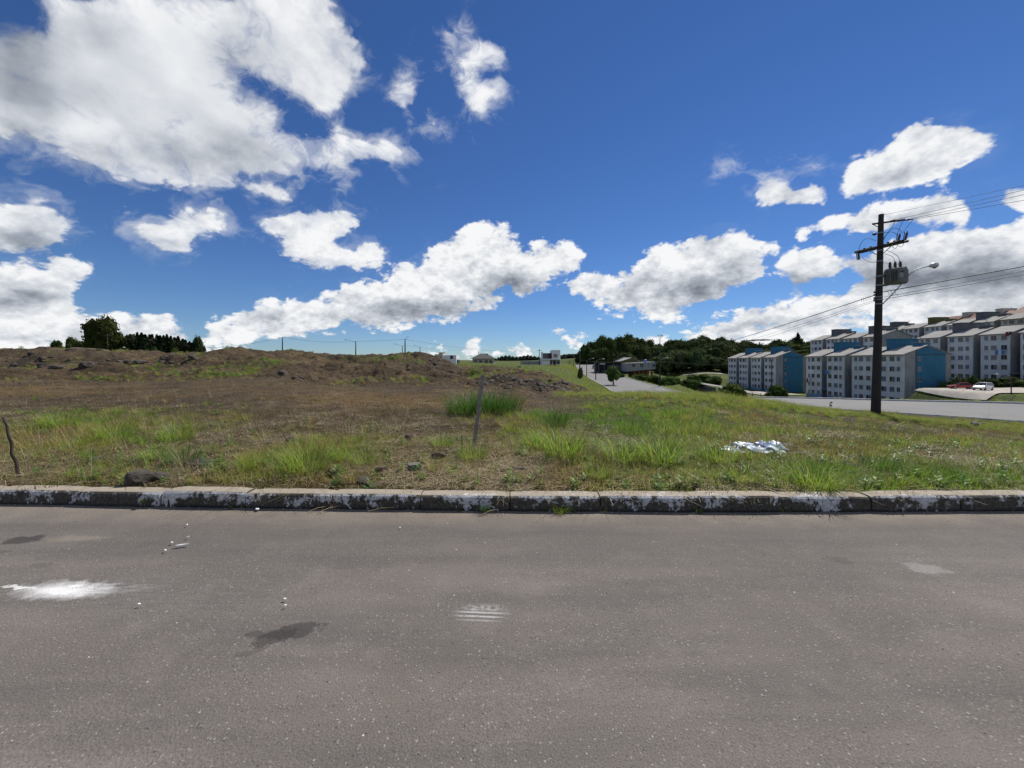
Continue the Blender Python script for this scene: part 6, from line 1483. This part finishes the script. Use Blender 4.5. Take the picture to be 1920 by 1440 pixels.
# straw, stalks, weeds
X, Y = sample(9000, 4.2, 20); px = 960+FPX*X/Y; k = rg.rand(len(X)) < np.clip(.75-.07*(Y-4)+1.4*fbm(X*.9, Y*.9, 3, 77), .03, 1); X, Y = X[k], Y[k]
scatter('straw', X, Y, .6+.7*rg.rand(len(X)), .35+.6*rg.rand(len(X)), STRW, 'dry straw lying between the grass', 'straw', 8, tilt=.05)
X, Y = sample(900, 4.3, 22); scatter('dry_stalks', X, Y, .5+.6*rg.rand(len(X)), .3+.5*rg.rand(len(X)), SEED, 'thin dry stalks standing among the grass', 'stalks', 9)
X, Y = sample(2600, 4.2, 11, 1.1); px = 960+FPX*X/Y; k = rg.rand(len(X)) < np.clip(.25+.35*sstep(px, 900, 1300)+.6*fbm(X*.8, Y*.8, 3, 55), .02, 1)*np.exp(-(Y-4.2)/2.4); X, Y = X[k], Y[k]
scatter('broadleaf_weeds', X, Y, .7+.9*rg.rand(len(X)), rg.rand(len(X)), WEED, 'small bright broad-leaved weeds near the kerb', 'weeds', 10)
# clods and stones of the torn banks, pebbles over the field
X, Y = sample(42000, 18, 75, .75); g, oc, rk, lu = maps(X, Y); k = rg.rand(len(X)) < np.clip(rk*.8+.05*(X < 3), 0, 1); X, Y, rk = X[k], Y[k], rk[k]; s_ = rg.rand(len(X))
scatter('rubble', X, Y, .035+.05*rg.rand(len(X))+.30*s_**9*(rk > .3)+.004*Y*s_**3*.8, np.zeros(len(X)), CLOD, 'dark clods and broken rock over the torn earth banks', 'rubble', 11, sink=.2, tilt=.4)
X, Y = sample(9000, 4.3, 26); px = 960+FPX*X/Y; k = rg.rand(len(X)) < np.where(px < 1000, .8, .25); X, Y = X[k], Y[k]
scatter('clods', X, Y, .008+.03*rg.rand(len(X))**3+.0012*Y, np.zeros(len(X)), CLOD, 'small clods and pebbles scattered over the field', 'clods', 12, sink=.3, tilt=.4)

# loose grit on the street
GRIT = []
for k, c_ in enumerate(((.42,.39,.34), (.16,.14,.13), (.28,.25,.22))):
    me = rock_mesh(90+k, 1, .6); me.materials.append(simple('grit_%s' % 'pale dark tan'.split()[k], c_, .85, .2, 30)); GRIT.append(proto(me))
n = 5200; Y = .75+3.3*rg.rand(n)**.8; X = (rg.rand(n)*2-1)*1.5*np.maximum(Y, 1.2); k = Y < kerbY(X)-.01; X, Y = X[k], Y[k]
scatter('street_grit', X, Y, .0014+.0042*rg.rand(len(X))**4, np.zeros(len(X)), GRIT, 'loose grit and tiny stones on the asphalt', 'grit', 13, tilt=.6, Z=fbm(X*.5, Y*.5, 2, 41)*.02-.003)
n = 1500; X = (rg.rand(n)*2-1)*6; Y = kerbY(X)-.002-.10*rg.rand(n)**1.6
scatter('gutter_grit', X, Y, .002+.006*rg.rand(len(X))**3, np.zeros(len(X)), GRIT, 'grit gathered along the foot of the kerb', 'grit', 14, tilt=.6, Z=fbm(X*.5, Y*.5, 2, 41)*.02-.003)

# single tufts and plants one can point at
def plant(px, py, s_, me, label, cat='grass tuft', name='grass_tuft', cnt=3, tint=.7, seed=0, tallm=1.0, group=None):
    Y = 7.0
    for _ in range(60):
        X = (px-960)/FPX*Y; Yn = (CAMZ-land1(X, Y))*FPX/max(py-HOR, 3); Y = Y*.6+min(max(Yn, 4.35), 60)*.4
    X = (px-960)/FPX*Y; o = bpy.data.objects.new(name, me); C.objects.link(o); o.location = (X, Y, land1(X, Y)-.01); o.scale = (s_, s_, s_*tallm); o.rotation_euler = (0, 0, px % 6); tag(o, label, cat, group); return o
M_BL2 = M_BLADE.copy()   # same blades where no scatter supplies the tint
for n_ in M_BL2.node_tree.nodes:
    if n_.bl_idname == 'ShaderNodeAttribute' and n_.attribute_name == 'tint':
        v = M_BL2.node_tree.nodes.new('ShaderNodeValue'); v.outputs[0].default_value = .72
        for l in list(n_.outputs['Fac'].links): M_BL2.node_tree.links.new(v.outputs[0], l.to_socket)
BIG = [tuft_mesh('grass_tuft', 300+k, 190, .20, .22, .50, 1.15, .009, 4, M_BL2) for k in range(4)]
CLUMP = [tuft_mesh('grass_clump', 320+k, 520, .46, .28, .60, .95, .010, 4, M_BL2) for k in range(2)]
M_BL3 = M_BL2.copy()
for n_ in M_BL3.node_tree.nodes:
    if n_.bl_idname == 'ShaderNodeValue': n_.outputs[0].default_value = 1.0
    if n_.bl_idname == 'ShaderNodeValToRGB': n_.color_ramp.elements[-1].color = (.045,.12,.018,1); n_.color_ramp.elements[-2].color = (.10,.19,.03,1)
for me_ in (CLUMP[0], CLUMP[1], BIG[1]): me_.materials[0] = M_BL3
for px, py, s_, lab in ((575,885,1.15,'large bright arching grass tuft left of centre near the kerb'),(480,880,.8,'smaller tuft touching the large bright one on its left'),(345,872,.8,'upright thin tuft with dark stone at its foot'),(292,866,.75,'thin upright tuft left of another alike'),(330,828,1.0,'bright tuft with pale tips farther back at the left'),
                        (112,803,1.2,'dark green tuft at the back of the left lush patch'),(215,826,1.1,'green tuft at the right end of the left lush patch'),(640,862,.8,'leafy tuft at the right of the large bright one'),(828,838,.7,'bright spiky tuft left of the leaning stake'),(886,862,.8,'tuft growing at the foot of the leaning stake'),
                        (1010,842,1.1,'bright tuft right of the stake, left of a paler one'),(1060,858,1.3,'pale arching tuft at centre right'),(1045,798,1.3,'dark tuft behind the pale arching one'),(1168,868,1.1,'large spreading tuft left of the thin dry stalk'),(1240,872,1.2,'broad tuft below the thin dry stalk'),
                        (1350,870,1.0,'tuft left of the white sheet'),(1390,905,.8,'tuft below the white sheet near the kerb'),(1528,921,.9,'dark green tuft overhanging the kerb right of the sheet'),(1645,886,.8,'tall thin tuft right of the white sheet'),(1122,898,.7,'low tuft by the kerb at centre'),(680,872,.7,'small green tuft between brown stones')):
    plant(px, py, s_, BIG[int(px) % 4], lab, group='single grass tufts of the field')
plant(888, 776, 1.5, CLUMP[0], 'big dark green grass clump left half, behind the leaning stake', 'grass clump', 'grass_clump', group='big clumps behind the stake')
plant(930, 774, 1.5, CLUMP[1], 'big dark green grass clump right half, behind the leaning stake', 'grass clump', 'grass_clump', group='big clumps behind the stake')
M_WD2 = M_WEED.copy()
for n_ in M_WD2.node_tree.nodes:
    if n_.bl_idname == 'ShaderNodeAttribute' and n_.attribute_name == 'tint':
        v = M_WD2.node_tree.nodes.new('ShaderNodeValue'); v.outputs[0].default_value = .6
        for l in list(n_.outputs['Fac'].links): M_WD2.node_tree.links.new(v.outputs[0], l.to_socket)
UP = weed_mesh('weed', 400, 44, .07, .36, M_WD2); LOW = weed_mesh('weed', 401, 20, .09, .05, M_WD2); BUSHY = weed_mesh('weed', 402, 80, .14, .55, M_WD2)
plant(226, 890, 1.0, UP, 'upright leafy weed left of the dark stones near the kerb', 'weed', 'weed')
plant(352, 916, .8, UP, 'leafy weed behind the kerb below the thin tufts', 'weed', 'weed'); plant(435, 905, .8, LOW, 'low weed beside the flat dark stone', 'weed', 'weed')
tree((1372-960)/FPX*17.5, 17.5, land1((1372-960)/FPX*17.5, 17.5)-.1, .85, 1.7, ROUND[1], L_SHRUB, 'bushy green weed on the slope crest above the parking roofs', name='weed', cat='weed', cb=0)
for px, py, me, s_, lab in ((268, 944, LOW, .7, 'small bright leaf sprig growing in the kerb face at the left'),(860, 948, LOW, .5, 'small sprig at the kerb foot left of the joint'),(910, 953, BIG[1], .28, 'thin grass sprig at a kerb joint, centre'),(1050, 952, BIG[2], .30, 'grass sprig at the kerb foot right of centre'),(1078, 950, LOW, .45, 'tiny leafy sprig beside the grass one'),(1313, 957, LOW, .5, 'small sprig at the kerb foot at the right'),(433, 950, LOW, .35, 'tiny yellow sprig in the kerb joint')):
    Y = float(kerbY((px-960)/FPX*4.05))-.02; X = (px-960)/FPX*Y; o = bpy.data.objects.new('kerb_weed', me); C.objects.link(o); o.location = (X, Y, .0 if py > 946 else .04); o.scale = (s_,)*3; o.rotation_euler = (R(12), 0, px % 6); tag(o, lab, 'weed', 'sprigs growing from the kerb')
